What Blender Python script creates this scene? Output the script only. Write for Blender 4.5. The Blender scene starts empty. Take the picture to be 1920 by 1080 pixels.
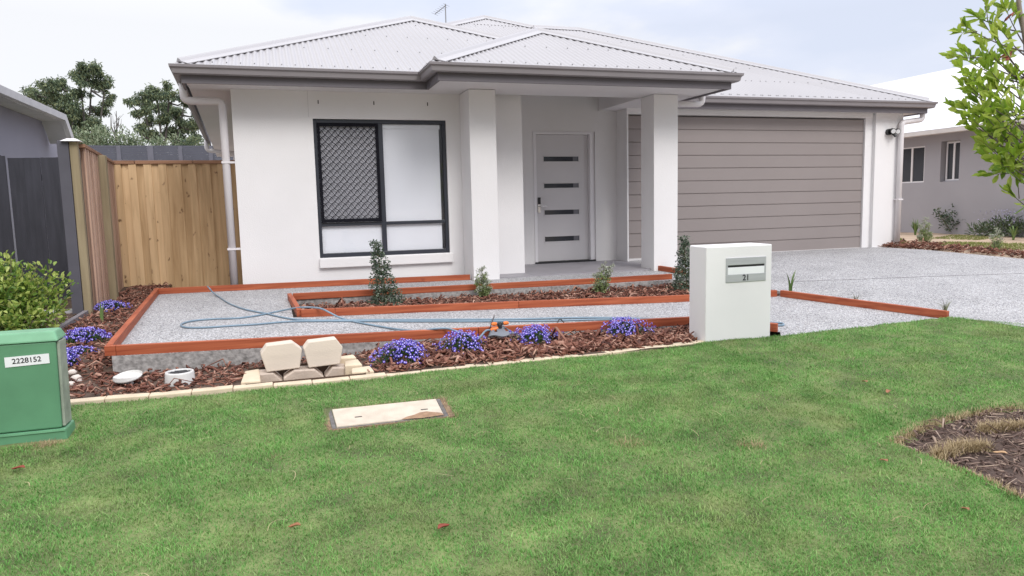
import bpy, math, random
import numpy as np
from mathutils import Vector, Matrix, noise as mnoise

rng = np.random.default_rng(7)
random.seed(7)
SC = bpy.context.scene
COL = SC.collection
rad = math.radians

# ------------------------------------------------------------------ camera
CAM = np.array([0.442, -9.693, 0.939]); FPX = 1362.2
_y, _p, _r = rad(17.789), rad(6.588), rad(-1.321)
_F = np.array([math.sin(_y)*math.cos(_p), math.cos(_y)*math.cos(_p), -math.sin(_p)])
_R0 = np.array([math.cos(_y), -math.sin(_y), 0.0]); _U0 = np.cross(_R0, _F)
_R = math.cos(_r)*_R0 + math.sin(_r)*_U0
_U = -math.sin(_r)*_R0 + math.cos(_r)*_U0
cd = bpy.data.cameras.new('camera'); cam = bpy.data.objects.new('camera', cd); COL.objects.link(cam)
cd.sensor_fit = 'HORIZONTAL'; cd.sensor_width = 36; cd.lens = 36*FPX/1920
cd.clip_start = 0.05; cd.clip_end = 2000
cam.matrix_world = Matrix(((_R[0], _U[0], -_F[0], CAM[0]), (_R[1], _U[1], -_F[1], CAM[1]),
                           (_R[2], _U[2], -_F[2], CAM[2]), (0, 0, 0, 1)))
SC.camera = cam
SC.view_settings.view_transform = 'Standard'; SC.view_settings.look = 'None'
SC.view_settings.exposure = 0.27; SC.view_settings.gamma = 1.0
SC.render.resolution_x = 1024; SC.render.resolution_y = 576

# ------------------------------------------------------------------ world: bright broken overcast
W = bpy.data.worlds.new('World'); SC.world = W; W.use_nodes = True
nt = W.node_tree; nt.nodes.clear(); N = nt.nodes.new; L = nt.links.new
SUN_EL, SUN_AZ = 42, 168
sky = N('ShaderNodeTexSky'); sky.sky_type = 'NISHITA'; sky.sun_disc = False
sky.sun_elevation = rad(SUN_EL); sky.sun_rotation = rad(SUN_AZ)
tc = N('ShaderNodeTexCoord'); sep = N('ShaderNodeSeparateXYZ'); L(tc.outputs['Generated'], sep.inputs[0])
mp = N('ShaderNodeMapping'); mp.inputs['Scale'].default_value = (1.0, 1.0, 2.6)
mp.inputs['Location'].default_value = (0.35, 0.1, 0.2)
L(tc.outputs['Generated'], mp.inputs[0])
cn = N('ShaderNodeTexNoise'); cn.inputs['Scale'].default_value = 4.2; cn.inputs['Detail'].default_value = 7
cn.inputs['Roughness'].default_value = 0.48; L(mp.outputs[0], cn.inputs['Vector'])
# broken cloud: thinner towards +x (to the right of the house)
ad = N('ShaderNodeMath'); ad.operation = 'MULTIPLY_ADD'; L(sep.outputs['X'], ad.inputs[0])
ad.inputs[1].default_value = -0.22; L(cn.outputs['Fac'], ad.inputs[2])
cr = N('ShaderNodeValToRGB'); L(ad.outputs[0], cr.inputs[0])
cr.color_ramp.elements[0].position = 0.27; cr.color_ramp.elements[0].color = (0.645, 0.69, 0.815, 1)
cr.color_ramp.elements[1].position = 0.51; cr.color_ramp.elements[1].color = (0.83, 0.83, 0.85, 1)
e = cr.color_ramp.elements.new(0.385); e.color = (0.69, 0.725, 0.84, 1)
mz = N('ShaderNodeMapRange'); L(sep.outputs['Z'], mz.inputs[0])
mz.inputs['From Min'].default_value = 0.22; mz.inputs['From Max'].default_value = 1.0
mz.inputs['To Min'].default_value = 1.0; mz.inputs['To Max'].default_value = 2.5
def maprange(src, a, b_, c, d):
    q = N('ShaderNodeMapRange'); L(src, q.inputs[0])
    for k_, v_ in zip(('From Min', 'From Max', 'To Min', 'To Max'), (a, b_, c, d)): q.inputs[k_].default_value = v_
    return q.outputs[0]
lowz = maprange(sep.outputs['Z'], 0.05, 0.45, 0.76, 0.0); back = maprange(sep.outputs['Y'], -0.35, 0.05, 1.0, 0.0)  # low sky behind the camera dimmed on purpose to deepen the porch shade
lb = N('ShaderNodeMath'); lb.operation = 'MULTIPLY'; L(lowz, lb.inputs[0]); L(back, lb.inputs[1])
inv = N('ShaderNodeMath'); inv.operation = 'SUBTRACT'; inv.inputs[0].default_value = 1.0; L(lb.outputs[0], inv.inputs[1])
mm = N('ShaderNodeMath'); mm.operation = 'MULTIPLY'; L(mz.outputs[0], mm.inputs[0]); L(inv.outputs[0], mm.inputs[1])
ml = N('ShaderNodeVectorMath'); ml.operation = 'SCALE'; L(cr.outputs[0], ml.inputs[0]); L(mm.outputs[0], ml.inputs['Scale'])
b1 = N('ShaderNodeBackground'); L(sky.outputs[0], b1.inputs[0]); b1.inputs[1].default_value = 0.1
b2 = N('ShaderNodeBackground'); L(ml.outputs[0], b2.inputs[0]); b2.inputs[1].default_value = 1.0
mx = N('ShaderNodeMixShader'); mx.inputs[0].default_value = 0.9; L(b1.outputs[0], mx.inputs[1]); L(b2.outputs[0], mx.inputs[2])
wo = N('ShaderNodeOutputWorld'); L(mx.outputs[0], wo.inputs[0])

sd = bpy.data.lights.new('sun', 'SUN'); sd.energy = 1.5; sd.angle = rad(25); sd.color = (1.0, 0.97, 0.93)
so = bpy.data.objects.new('sun', sd); COL.objects.link(so)
_d = Vector((math.sin(rad(SUN_AZ))*math.cos(rad(SUN_EL)), math.cos(rad(SUN_AZ))*math.cos(rad(SUN_EL)), math.sin(rad(SUN_EL))))
so.rotation_euler = _d.to_track_quat('Z', 'Y').to_euler()

# ------------------------------------------------------------------ where things stand
def zpath(x, y):
    z = -0.035 - min(max(x+0.9, 0), 5.4)*0.0062*max(0.0, -y)
    return z + 0.035*min(max((x-5.7)/1.5, 0), 1)
def zlawn(x, y): return 0.181 + 0.072*y
def ray(px, py): return _F + _R*(px-960)/FPX - _U*(py-540)/FPX
def gp(px, py, f, off=0.0):
    """point of the ground surface f seen at photo pixel px, py"""
    v = ray(px, py); z = -0.1
    for _ in range(25):
        t = (z+off-CAM[2])/v[2]; p = CAM+t*v; z = f(p[0], p[1])
    return p
def yp(px, py, y): v = ray(px, py); return CAM+v*((y-CAM[1])/v[1])

# ------------------------------------------------------------------ materials
def newmat(name):
    m = bpy.data.materials.new(name); m.use_nodes = True
    t = m.node_tree; p = t.nodes['Principled BSDF']
    return m, t, p
def M(name, c, rough=0.6, var=0.08, scale=4.0, bump=0.0, bscale=120.0, metal=0.0, spec=0.5, stretch=(1, 1, 1), detail=5):
    m, t, p = newmat(name); n = t.nodes.new; l = t.links.new
    p.inputs['Roughness'].default_value = rough; p.inputs['Metallic'].default_value = metal
    p.inputs['Specular IOR Level'].default_value = spec
    co = n('ShaderNodeTexCoord'); mp = n('ShaderNodeMapping'); mp.inputs['Scale'].default_value = stretch
    l(co.outputs['Object'], mp.inputs[0])
    nz = n('ShaderNodeTexNoise'); nz.inputs['Scale'].default_value = scale; nz.inputs['Detail'].default_value = detail
    l(mp.outputs[0], nz.inputs['Vector'])
    r = n('ShaderNodeValToRGB'); l(nz.outputs['Fac'], r.inputs[0])
    r.color_ramp.elements[0].position = 0.3; r.color_ramp.elements[1].position = 0.7
    r.color_ramp.elements[0].color = tuple(max(0, v*(1-var)) for v in c)+(1,)
    r.color_ramp.elements[1].color = tuple(min(1, v*(1+var)) for v in c)+(1,)
    l(r.outputs[0], p.inputs['Base Color'])
    if bump:
        bn = n('ShaderNodeTexNoise'); bn.inputs['Scale'].default_value = bscale; bn.inputs['Detail'].default_value = 4
        l(mp.outputs[0], bn.inputs['Vector'])
        b = n('ShaderNodeBump'); b.inputs['Strength'].default_value = bump; b.inputs['Distance'].default_value = 0.01
        l(bn.outputs['Fac'], b.inputs['Height']); l(b.outputs[0], p.inputs['Normal'])
    return m
def MI(name, cols, rough=0.6, trans=0.0, spec=0.3, pvar=0.0, pscale=1.5, pcol=(0.3, 0.25, 0.1), pw=(0.5, 0.7), band=0.0):
    """colour picked per leaf / chip (mesh island); pvar mixes in patches of pcol"""
    m, t, p = newmat(name); n = t.nodes.new; l = t.links.new
    p.inputs['Roughness'].default_value = rough; p.inputs['Specular IOR Level'].default_value = spec
    g = n('ShaderNodeNewGeometry'); r = n('ShaderNodeValToRGB'); l(g.outputs['Random Per Island'], r.inputs[0])
    el = r.color_ramp.elements
    while len(el) < len(cols): el.new(0.5)
    for i, c in enumerate(cols): el[i].position = i/(len(cols)-1); el[i].color = tuple(c)+(1,)
    out = r.outputs[0]
    if pvar:
        nz = n('ShaderNodeTexNoise'); nz.inputs['Scale'].default_value = pscale; nz.inputs['Detail'].default_value = 6
        nz.inputs['Roughness'].default_value = 0.65
        l(g.outputs['Position'], nz.inputs['Vector'])
        mr = n('ShaderNodeMapRange'); l(nz.outputs['Fac'], mr.inputs[0])
        mr.inputs['From Min'].default_value = pw[0]; mr.inputs['From Max'].default_value = pw[1]
        mr.inputs['To Max'].default_value = pvar
        mi = n('ShaderNodeMix'); mi.data_type = 'RGBA'; l(mr.outputs[0], mi.inputs['Factor'])
        l(out, mi.inputs['A']); mi.inputs['B'].default_value = tuple(pcol)+(1,)
        out = mi.outputs['Result']
    if band:
        bm = n('ShaderNodeMapping'); bm.inputs['Scale'].default_value = (1.1, 3.2, 1); bm.inputs['Rotation'].default_value = (0, 0, 0.25); l(g.outputs['Position'], bm.inputs[0])
        bn = n('ShaderNodeTexNoise'); bn.inputs['Scale'].default_value = 1.5; bn.inputs['Detail'].default_value = 5; bn.inputs['Roughness'].default_value = 0.6; l(bm.outputs[0], bn.inputs['Vector'])
        br = n('ShaderNodeMapRange'); l(bn.outputs['Fac'], br.inputs[0]); br.inputs['From Min'].default_value = 0.3; br.inputs['From Max'].default_value = 0.7
        br.inputs['To Min'].default_value = 1-band; br.inputs['To Max'].default_value = 1+band
        bs = n('ShaderNodeVectorMath'); bs.operation = 'SCALE'; l(out, bs.inputs[0]); l(br.outputs[0], bs.inputs['Scale']); out = bs.outputs[0]
    l(out, p.inputs['Base Color'])
    if trans:
        tr = n('ShaderNodeBsdfTranslucent'); l(out, tr.inputs[0])
        mx = n('ShaderNodeMixShader'); mx.inputs[0].default_value = trans
        l(p.outputs[0], mx.inputs[1]); l(tr.outputs[0], mx.inputs[2])
        l(mx.outputs[0], t.nodes['Material Output'].inputs[0])
    return m

wall_m = M('white_render', (0.765, 0.75, 0.752), 0.85, 0.04, 0.9, 0.28, 70)
soffit_m = M('soffit_paint', (0.72, 0.70, 0.71), 0.7, 0.02, 1.5)
trim_m = M('white_trim_paint', (0.78, 0.76, 0.78), 0.45, 0.02, 2)
gutter_m = M('grey_gutter_steel', (0.245, 0.225, 0.235), 0.4, 0.04, 3)
fascia_m = M('dark_grey_fascia', (0.135, 0.122, 0.135), 0.5, 0.05, 3)
roof_m = M('pale_grey_roof_steel', (0.375, 0.362, 0.374), 0.42, 0.04, 0.7)
cap_m = M('roof_ridge_steel', (0.40, 0.388, 0.40), 0.4, 0.03, 1)
screw_m = M('roof_screw_heads', (0.17, 0.165, 0.17), 0.5)
garage_m = M('taupe_garage_steel', (0.272, 0.237, 0.228), 0.55, 0.03, 1.2, 0.05, 300)
door_m = M('grey_door_paint', (0.62, 0.60, 0.61), 0.45, 0.02, 2)
frame_m = M('charcoal_window_frame', (0.030, 0.034, 0.046), 0.35, 0.1)
dark_m = M('dark_gap', (0.02, 0.02, 0.022), 0.7)
blind_m = M('white_roller_blind', (0.80, 0.805, 0.845), 0.8, 0.015, 2)
screen_m = M('grey_fly_screen', (0.39, 0.39, 0.43), 0.45, 0.12, 0.9)
pipe_m = M('white_pipe_paint', (0.72, 0.69, 0.70), 0.4, 0.03, 3)
steel_m = M('brushed_steel', (0.52, 0.535, 0.555), 0.38, 0.06, 4, metal=0.35, stretch=(1, 1, 30))
chrome_m = M('satin_chrome', (0.70, 0.69, 0.68), 0.2, 0.05, metal=1.0)
black_m = M('black_plastic', (0.018, 0.018, 0.02), 0.4, 0.1)
lens_m = M('lamp_glass', (0.75, 0.76, 0.78), 0.12, 0.02)
tile_m = M('grey_porch_tile', (0.30, 0.285, 0.305), 0.5, 0.06, 2.5, 0.03)
conc_m = M('slab_concrete', (0.30, 0.285, 0.275), 0.9, 0.45, 26, 0.5, 60)
cream_m = M('cream_concrete', (0.60, 0.495, 0.36), 0.85, 0.10, 9, 0.2, 120)
sand_m = M('cream_sandstone', (0.62, 0.535, 0.45), 0.85, 0.07, 5, 0.22, 90, stretch=(0.6, 1, 3))
sand_old_m = M('dusty_sandstone', (0.54, 0.445, 0.37), 0.9, 0.16, 6, 0.3, 80)
soil_m = M('brown_soil', (0.085, 0.052, 0.036), 0.95, 0.35, 9, 0.6, 50)
sandsoil_m = M('sandy_soil', (0.44, 0.33, 0.24), 0.95, 0.16, 2.2, 0.4, 60)
mail_m = M('white_letterbox_render', (0.80, 0.785, 0.79), 0.8, 0.02, 3, 0.15, 220)
pvc_m = M('white_pvc', (0.62, 0.61, 0.59), 0.4, 0.06, 20)
grate_m = M('dark_drain_grate', (0.05, 0.05, 0.055), 0.6, 0.2, 60)
green_m = M('green_cabinet_plastic', (0.108, 0.268, 0.150), 0.42, 0.10, 5, 0.05, 200)
green2_m = M('pale_green_cabinet_edge', (0.15, 0.35, 0.20), 0.45, 0.14, 8)
greyside_m = M('weathered_grey_green', (0.30, 0.33, 0.27), 0.7, 0.22, 10)
sticker_m = M('white_sticker', (0.80, 0.80, 0.82), 0.4, 0.02)
ink_m = M('black_lettering', (0.012, 0.012, 0.016), 0.5)
darkfence_m = M('dark_grey_fence_paint', (0.040, 0.040, 0.052), 0.7, 0.25, 3, 0.2, 40, stretch=(6, 6, 0.6))
greypost_m = M('grey_painted_timber', (0.085, 0.082, 0.10), 0.7, 0.12, 4)
greywall_m = M('grey_render_wall', (0.365, 0.355, 0.385), 0.85, 0.05, 0.8, 0.12, 90)
lgrey_m = M('pale_grey_wall', (0.30, 0.29, 0.345), 0.85, 0.04, 1.1, 0.1, 120)
whiteroof_m = M('white_roof_steel', (0.70, 0.69, 0.71), 0.45, 0.02, 0.8)
glassdark_m = M('dark_window_glass', (0.045, 0.05, 0.06), 0.08, 0.3, 0.6)
hose_m = M('blue_grey_hose', (0.185, 0.265, 0.335), 0.35, 0.10, 6)
orange_m = M('orange_plastic', (0.80, 0.20, 0.035), 0.4, 0.06)
slate_m = M('grey_blue_plastic', (0.15, 0.165, 0.19), 0.45, 0.1)
bark_m = M('grey_brown_bark', (0.20, 0.165, 0.135), 0.9, 0.3, 6, 0.4, 30)
gumbark_m = M('pale_gum_bark', (0.11, 0.10, 0.092), 0.9, 0.3, 1.0)
twig_m = M('green_brown_twig', (0.13, 0.13, 0.06), 0.8, 0.2)
stem_m = M('purple_brown_stem', (0.12, 0.095, 0.085), 0.7, 0.2)
stone_m = M('pale_pebble', (0.60, 0.54, 0.49), 0.8, 0.15, 20, 0.3, 60)
# stained pine: long grain
def wood(name, a, b, knots=None, s=(3, 3, 3), rough=0.6):
    m, t, p = newmat(name); n = t.nodes.new; l = t.links.new
    p.inputs['Roughness'].default_value = rough; p.inputs['Specular IOR Level'].default_value = 0.3
    co = n('ShaderNodeTexCoord'); mp = n('ShaderNodeMapping'); mp.inputs['Scale'].default_value = s; l(co.outputs['Object'], mp.inputs[0])
    nz = n('ShaderNodeTexNoise'); nz.inputs['Scale'].default_value = 3; nz.inputs['Detail'].default_value = 7; nz.inputs['Distortion'].default_value = 0.6
    l(mp.outputs[0], nz.inputs['Vector'])
    g = n('ShaderNodeNewGeometry'); ad = n('ShaderNodeMath'); ad.operation = 'MULTIPLY_ADD'
    l(g.outputs['Random Per Island'], ad.inputs[0]); ad.inputs[1].default_value = 0.42; l(nz.outputs['Fac'], ad.inputs[2])
    r = n('ShaderNodeValToRGB'); l(ad.outputs[0], r.inputs[0])
    r.color_ramp.elements[0].position = 0.40; r.color_ramp.elements[0].color = tuple(a)+(1,)
    r.color_ramp.elements[1].position = 0.95; r.color_ramp.elements[1].color = tuple(b)+(1,)
    out = r.outputs[0]
    if knots:
        kv = n('ShaderNodeTexVoronoi'); kv.inputs['Scale'].default_value = knots[0]; kv.inputs['Randomness'].default_value = 1
        km = n('ShaderNodeMapping'); km.inputs['Scale'].default_value = knots[2]; l(co.outputs['Object'], km.inputs[0])
        kn = n('ShaderNodeTexNoise'); kn.inputs['Scale'].default_value = 14; l(km.outputs[0], kn.inputs['Vector'])
        vm = n('ShaderNodeVectorMath'); vm.operation = 'MULTIPLY_ADD'; l(kn.outputs['Color'], vm.inputs[0]); vm.inputs[1].default_value = (0.12,)*3; l(km.outputs[0], vm.inputs[2])
        l(vm.outputs[0], kv.inputs['Vector'])
        mr = n('ShaderNodeMapRange'); l(kv.outputs['Distance'], mr.inputs[0]); mr.inputs['From Min'].default_value = 0.06; mr.inputs['From Max'].default_value = 0.17
        mr.inputs['To Min'].default_value = 0.85; mr.inputs['To Max'].default_value = 0.0
        mi = n('ShaderNodeMix'); mi.data_type = 'RGBA'; l(mr.outputs[0], mi.inputs['Factor']); l(out, mi.inputs['A']); mi.inputs['B'].default_value = tuple(knots[1])+(1,)
        out = mi.outputs['Result']
    l(out, p.inputs['Base Color'])
    b = n('ShaderNodeBump'); b.inputs['Strength'].default_value = 0.25; b.inputs['Distance'].default_value = 0.004
    l(nz.outputs['Fac'], b.inputs['Height']); l(b.outputs[0], p.inputs['Normal'])
    return m
stain_m = wood('stained_red_pine', (0.24, 0.048, 0.020), (0.52, 0.150, 0.066), (2.2, (0.14, 0.025, 0.012), (1, 1, 1)), (0.5, 4, 14))
stain2_m = wood('stained_red_pine_end', (0.24, 0.048, 0.020), (0.52, 0.150, 0.066), None, (4, 0.5, 14))
pine_m = wood('new_pine_paling', (0.40, 0.255, 0.13), (0.68, 0.475, 0.275), (6.5, (0.13, 0.065, 0.03), (1.2, 1.2, 0.75)), (5, 5, 0.45), 0.75)
pinepost_m = wood('treated_pine_post', (0.22, 0.175, 0.105), (0.37, 0.30, 0.19), None, (5, 5, 0.4), 0.8)
palside_m = wood('pinkish_paling_edge', (0.30, 0.18, 0.125), (0.56, 0.38, 0.285), None, (1.6, 1.6, 0.3), 0.8)
capw_m = wood('red_brown_cap_rail', (0.22, 0.115, 0.07), (0.38, 0.21, 0.13), None, (0.5, 4, 5), 0.75)
# exposed aggregate
m, t, p = newmat('exposed_aggregate'); n = t.nodes.new; l = t.links.new
g = n('ShaderNodeNewGeometry')
v = n('ShaderNodeTexVoronoi'); v.inputs['Scale'].default_value = 125; l(g.outputs['Position'], v.inputs['Vector'])
sp = n('ShaderNodeSeparateColor'); l(v.outputs['Color'], sp.inputs[0])
r = n('ShaderNodeValToRGB'); r.color_ramp.interpolation = 'CONSTANT'; l(sp.outputs[0], r.inputs[0])
for i, (q, c) in enumerate(((0, (0.105, 0.103, 0.108)), (0.16, (0.245, 0.242, 0.25)), (0.40, (0.378, 0.372, 0.38)), (0.68, (0.55, 0.54, 0.545)), (0.9, (0.31, 0.285, 0.265)))):
    el = r.color_ramp.elements[i] if i < 2 else r.color_ramp.elements.new(q)
    el.position = q; el.color = c+(1,)
nz = n('ShaderNodeTexNoise'); nz.inputs['Scale'].default_value = 1.6; nz.inputs['Detail'].default_value = 6; l(g.outputs['Position'], nz.inputs['Vector'])
mr = n('ShaderNodeMapRange'); l(nz.outputs['Fac'], mr.inputs[0]); mr.inputs['To Min'].default_value = 0.72; mr.inputs['To Max'].default_value = 1.32
sc = n('ShaderNodeVectorMath'); sc.operation = 'SCALE'; l(r.outputs[0], sc.inputs[0]); l(mr.outputs[0], sc.inputs['Scale'])
l(sc.outputs[0], p.inputs['Base Color']); p.inputs['Roughness'].default_value = 0.75
b = n('ShaderNodeBump'); b.inputs['Strength'].default_value = 0.5; b.inputs['Distance'].default_value = 0.006; b.invert = True
l(v.outputs['Distance'], b.inputs['Height']); l(b.outputs[0], p.inputs['Normal'])
agg_m = m
# clear glass over blinds
m, t, p = newmat('clear_glass'); n = t.nodes.new; l = t.links.new
tr = n('ShaderNodeBsdfTransparent'); tr.inputs[0].default_value = (0.985, 0.99, 0.995, 1); gl = n('ShaderNodeBsdfGlossy'); gl.inputs['Roughness'].default_value = 0.02
lw = n('ShaderNodeLayerWeight'); pw_ = n('ShaderNodeMath'); pw_.operation = 'POWER'; l(lw.outputs['Facing'], pw_.inputs[0]); pw_.inputs[1].default_value = 5
fr = n('ShaderNodeMath'); fr.operation = 'MULTIPLY_ADD'; l(pw_.outputs[0], fr.inputs[0]); fr.inputs[1].default_value = 0.9; fr.inputs[2].default_value = 0.035
mx = n('ShaderNodeMixShader'); l(fr.outputs[0], mx.inputs[0])
l(tr.outputs[0], mx.inputs[1]); l(gl.outputs[0], mx.inputs[2]); l(mx.outputs[0], t.nodes['Material Output'].inputs[0]); glass_m = m
# lawn soil: thatch between the blades
lawnsoil_m = M('lawn_thatch', (0.14, 0.17, 0.062), 0.95, 0.45, 5, 0.5, 90)
grass_m = MI('grass_blades', [(0.083, 0.240, 0.047), (0.122, 0.305, 0.065), (0.158, 0.352, 0.083), (0.21, 0.395, 0.110), (0.31, 0.425, 0.165)], 0.55, 0.3, 0.25, 0.66, 2.6, (0.36, 0.345, 0.155), (0.50, 0.74), band=0.24)
straw_m = MI('dry_straw_grass', [(0.34, 0.26, 0.14), (0.50, 0.40, 0.25), (0.24, 0.17, 0.09)], 0.8)
mulch_m = MI('red_brown_bark_chips', [(0.060, 0.023, 0.016), (0.13, 0.048, 0.032), (0.195, 0.078, 0.052), (0.26, 0.12, 0.082), (0.46, 0.28, 0.21)], 0.75)
mulch2_m = MI('old_brown_mulch', [(0.065, 0.042, 0.036), (0.13, 0.085, 0.07), (0.20, 0.135, 0.11), (0.42, 0.32, 0.25)], 0.85)
flower_m = MI('violet_blue_petals', [(0.065, 0.045, 0.40), (0.115, 0.075, 0.58), (0.20, 0.13, 0.70)], 0.6, 0.2)
flowerw_m = M('white_flower_eye', (0.75, 0.72, 0.85), 0.6)
lobleaf_m = MI('lobelia_leaves', [(0.03, 0.07, 0.025), (0.055, 0.12, 0.04), (0.09, 0.17, 0.06)], 0.6, 0.15)
hedge_m = MI('dark_glossy_leaves', [(0.03, 0.062, 0.035), (0.06, 0.105, 0.062), (0.11, 0.155, 0.10), (0.25, 0.28, 0.21)], 0.42, 0.12, 0.5)
bush_m = MI('bright_bush_leaves', [(0.085, 0.17, 0.035), (0.20, 0.32, 0.06), (0.38, 0.48, 0.10), (0.58, 0.63, 0.21)], 0.42, 0.38, 0.5)
tree_m = MI('lime_green_leaves', [(0.15, 0.26, 0.03), (0.28, 0.41, 0.045), (0.38, 0.50, 0.07), (0.50, 0.57, 0.13)], 0.4, 0.48, 0.5)
redleaf_m = MI('dead_red_leaves', [(0.17, 0.035, 0.025), (0.28, 0.07, 0.04)], 0.6)
gum_m = MI('gum_leaves', [(0.085, 0.125, 0.095), (0.14, 0.19, 0.12), (0.20, 0.25, 0.145), (0.31, 0.34, 0.18)], 0.6, 0.25, 0.2)
palebush_m = MI('pale_grey_green_leaves', [(0.12, 0.17, 0.10), (0.22, 0.28, 0.17), (0.38, 0.42, 0.29)], 0.6, 0.1)
grev_m = MI('feathery_green_leaves', [(0.15, 0.22, 0.07), (0.26, 0.33, 0.13), (0.40, 0.44, 0.24)], 0.6, 0.2)
silver_m = MI('silvery_new_leaves', [(0.36, 0.40, 0.30), (0.52, 0.54, 0.44)], 0.6, 0.2)
strap_m = MI('strap_leaves', [(0.10, 0.19, 0.05), (0.17, 0.28, 0.08), (0.26, 0.33, 0.15)], 0.5, 0.2)
deadleaf_m = MI('dry_orange_leaf', [(0.30, 0.13, 0.065), (0.36, 0.17, 0.09)], 0.6, 0.1)

# ------------------------------------------------------------------ mesh helpers
class MB:
    def __init__(s): s.v = []; s.f = []; s.m = []
    def add(s, vs, fs, mi=0):
        o = len(s.v); s.v += [tuple(map(float, q)) for q in vs]
        s.f += [tuple(o+i for i in f) for f in fs]; s.m += [mi]*len(fs); return s
    def box(s, x0, x1, y0, y1, z0, z1, mi=0):
        return s.add([(x, y, z) for z in (z0, z1) for y in (y0, y1) for x in (x0, x1)],
                     [(0, 2, 3, 1), (4, 5, 7, 6), (0, 1, 5, 4), (2, 6, 7, 3), (0, 4, 6, 2), (1, 3, 7, 5)], mi)
    def hexa(s, p, mi=0):   # 4 bottom (ccw), 4 top
        return s.add(p, [(3, 2, 1, 0), (4, 5, 6, 7), (0, 1, 5, 4), (1, 2, 6, 5), (2, 3, 7, 6), (3, 0, 4, 7)], mi)
    def bar(s, a, b, w, h, mi=0):   # a beam from a to b, w across in plan, h high, bottom on a/b
        a = Vector(a); b = Vector(b); d = b-a; q = Vector((-d.y, d.x, 0)).normalized()*w/2; u = Vector((0, 0, h))
        return s.hexa([a+q*-1, b-q, b+q, a+q, a-q+u, b-q+u, b+q+u, a+q+u], mi)
    def tube(s, pts, r, n=8, mi=0, cap=True):
        pts = [Vector(p) for p in pts]; rs = r if hasattr(r, '__len__') else [r]*len(pts)
        o = len(s.v); up = None; vs = []; fs = []
        for i, p in enumerate(pts):
            d = (pts[min(i+1, len(pts)-1)]-pts[max(i-1, 0)]).normalized()
            if up is None: up = d.orthogonal().normalized()
            up = (up-d*up.dot(d)).normalized() if (up-d*up.dot(d)).length > 1e-6 else d.orthogonal().normalized()
            w = d.cross(up)
            for k in range(n):
                a = 2*math.pi*k/n; vs.append(p+(up*math.cos(a)+w*math.sin(a))*rs[i])
        for i in range(len(pts)-1):
            for k in range(n):
                fs.append((i*n+k, i*n+(k+1) % n, (i+1)*n+(k+1) % n, (i+1)*n+k))
        if cap:
            fs.append(tuple(range(n))[::-1]); fs.append(tuple((len(pts)-1)*n+k for k in range(n)))
        return s.add(vs, fs, mi)
    def prism(s, poly, off, mi=0):
        n = len(poly); a = [Vector(p) for p in poly]; b = [p+Vector(off) for p in a]
        return s.add(a+b, [tuple(range(n))[::-1], tuple(range(n, 2*n))]+[(i, (i+1) % n, n+(i+1) % n, n+i) for i in range(n)], mi)
    def sweep(s, prof, path, mi=0):   # rings: list of lists of points
        n = len(prof[0]); fs = []
        for i in range(len(prof)-1):
            for k in range(n): fs.append((i*n+k, i*n+(k+1) % n, (i+1)*n+(k+1) % n, (i+1)*n+k))
        fs.append(tuple(range(n))[::-1]); fs.append(tuple((len(prof)-1)*n+k for k in range(n)))
        return s.add([p for q in prof for p in q], fs, mi)
    def build(s, name, mats, parent=None, loc=None, bevel=0.0, smooth=False):
        o0 = wpos(parent) if parent else Vector(loc or (0, 0, 0))
        me = bpy.data.meshes.new(name); me.from_pydata([(x-o0.x, y-o0.y, z-o0.z) for x, y, z in s.v], [], s.f)
        return finish(name, me, mats, parent, loc, bevel, smooth, s.m)
def wpos(o):
    p = Vector((0, 0, 0))
    while o: p = p+Vector(o.location); o = o.parent
    return p
def finish(name, me, mats, parent, loc, bevel=0.0, smooth=False, mis=None):
    mats = mats if isinstance(mats, (list, tuple)) else [mats]
    for q in mats: me.materials.append(q)
    if mis and len(mats) > 1: me.polygons.foreach_set('material_index', mis)
    me.update(); me.validate()
    o = bpy.data.objects.new(name, me); COL.objects.link(o)
    if parent: o.parent = parent
    elif loc: o.location = loc
    if smooth: me.polygons.foreach_set('use_smooth', [True]*len(me.polygons))
    if bevel:
        b = o.modifiers.new('bevel', 'BEVEL'); b.width = bevel; b.segments = 2; b.limit_method = 'ANGLE'; b.angle_limit = rad(40)
    return o
def npmesh(name, V, F, mats, parent=None, loc=None, mis=None, smooth=False):
    """V (n,3) world points, F (m,k) faces of one size"""
    o0 = wpos(parent) if parent else Vector(loc or (0, 0, 0))
    V = np.asarray(V, np.float32)-np.array(o0, np.float32); F = np.asarray(F, np.int32); k = F.shape[1]
    me = bpy.data.meshes.new(name); me.vertices.add(len(V)); me.vertices.foreach_set('co', V.ravel())
    me.loops.add(F.size); me.loops.foreach_set('vertex_index', F.ravel())
    me.polygons.add(len(F)); me.polygons.foreach_set('loop_start', np.arange(0, F.size, k, dtype=np.int32))
    return finish(name, me, mats, parent, loc, 0, smooth, list(mis) if mis is not None else None)
def empty(name, loc):
    o = bpy.data.objects.new(name, None); COL.objects.link(o); o.location = loc; o.empty_display_size = 0.2; return o
def tag(o, label=None, cat=None, group=None, kind=None):
    if label: o['label'] = label
    if cat: o['category'] = cat
    if group: o['group'] = group
    if kind: o['kind'] = kind
    return o
def thing(name, loc, label, cat, group=None): return tag(empty(name, loc), label, cat, group)
def nrm(a): return a/np.maximum(np.linalg.norm(a, axis=-1, keepdims=True), 1e-9)
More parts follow.
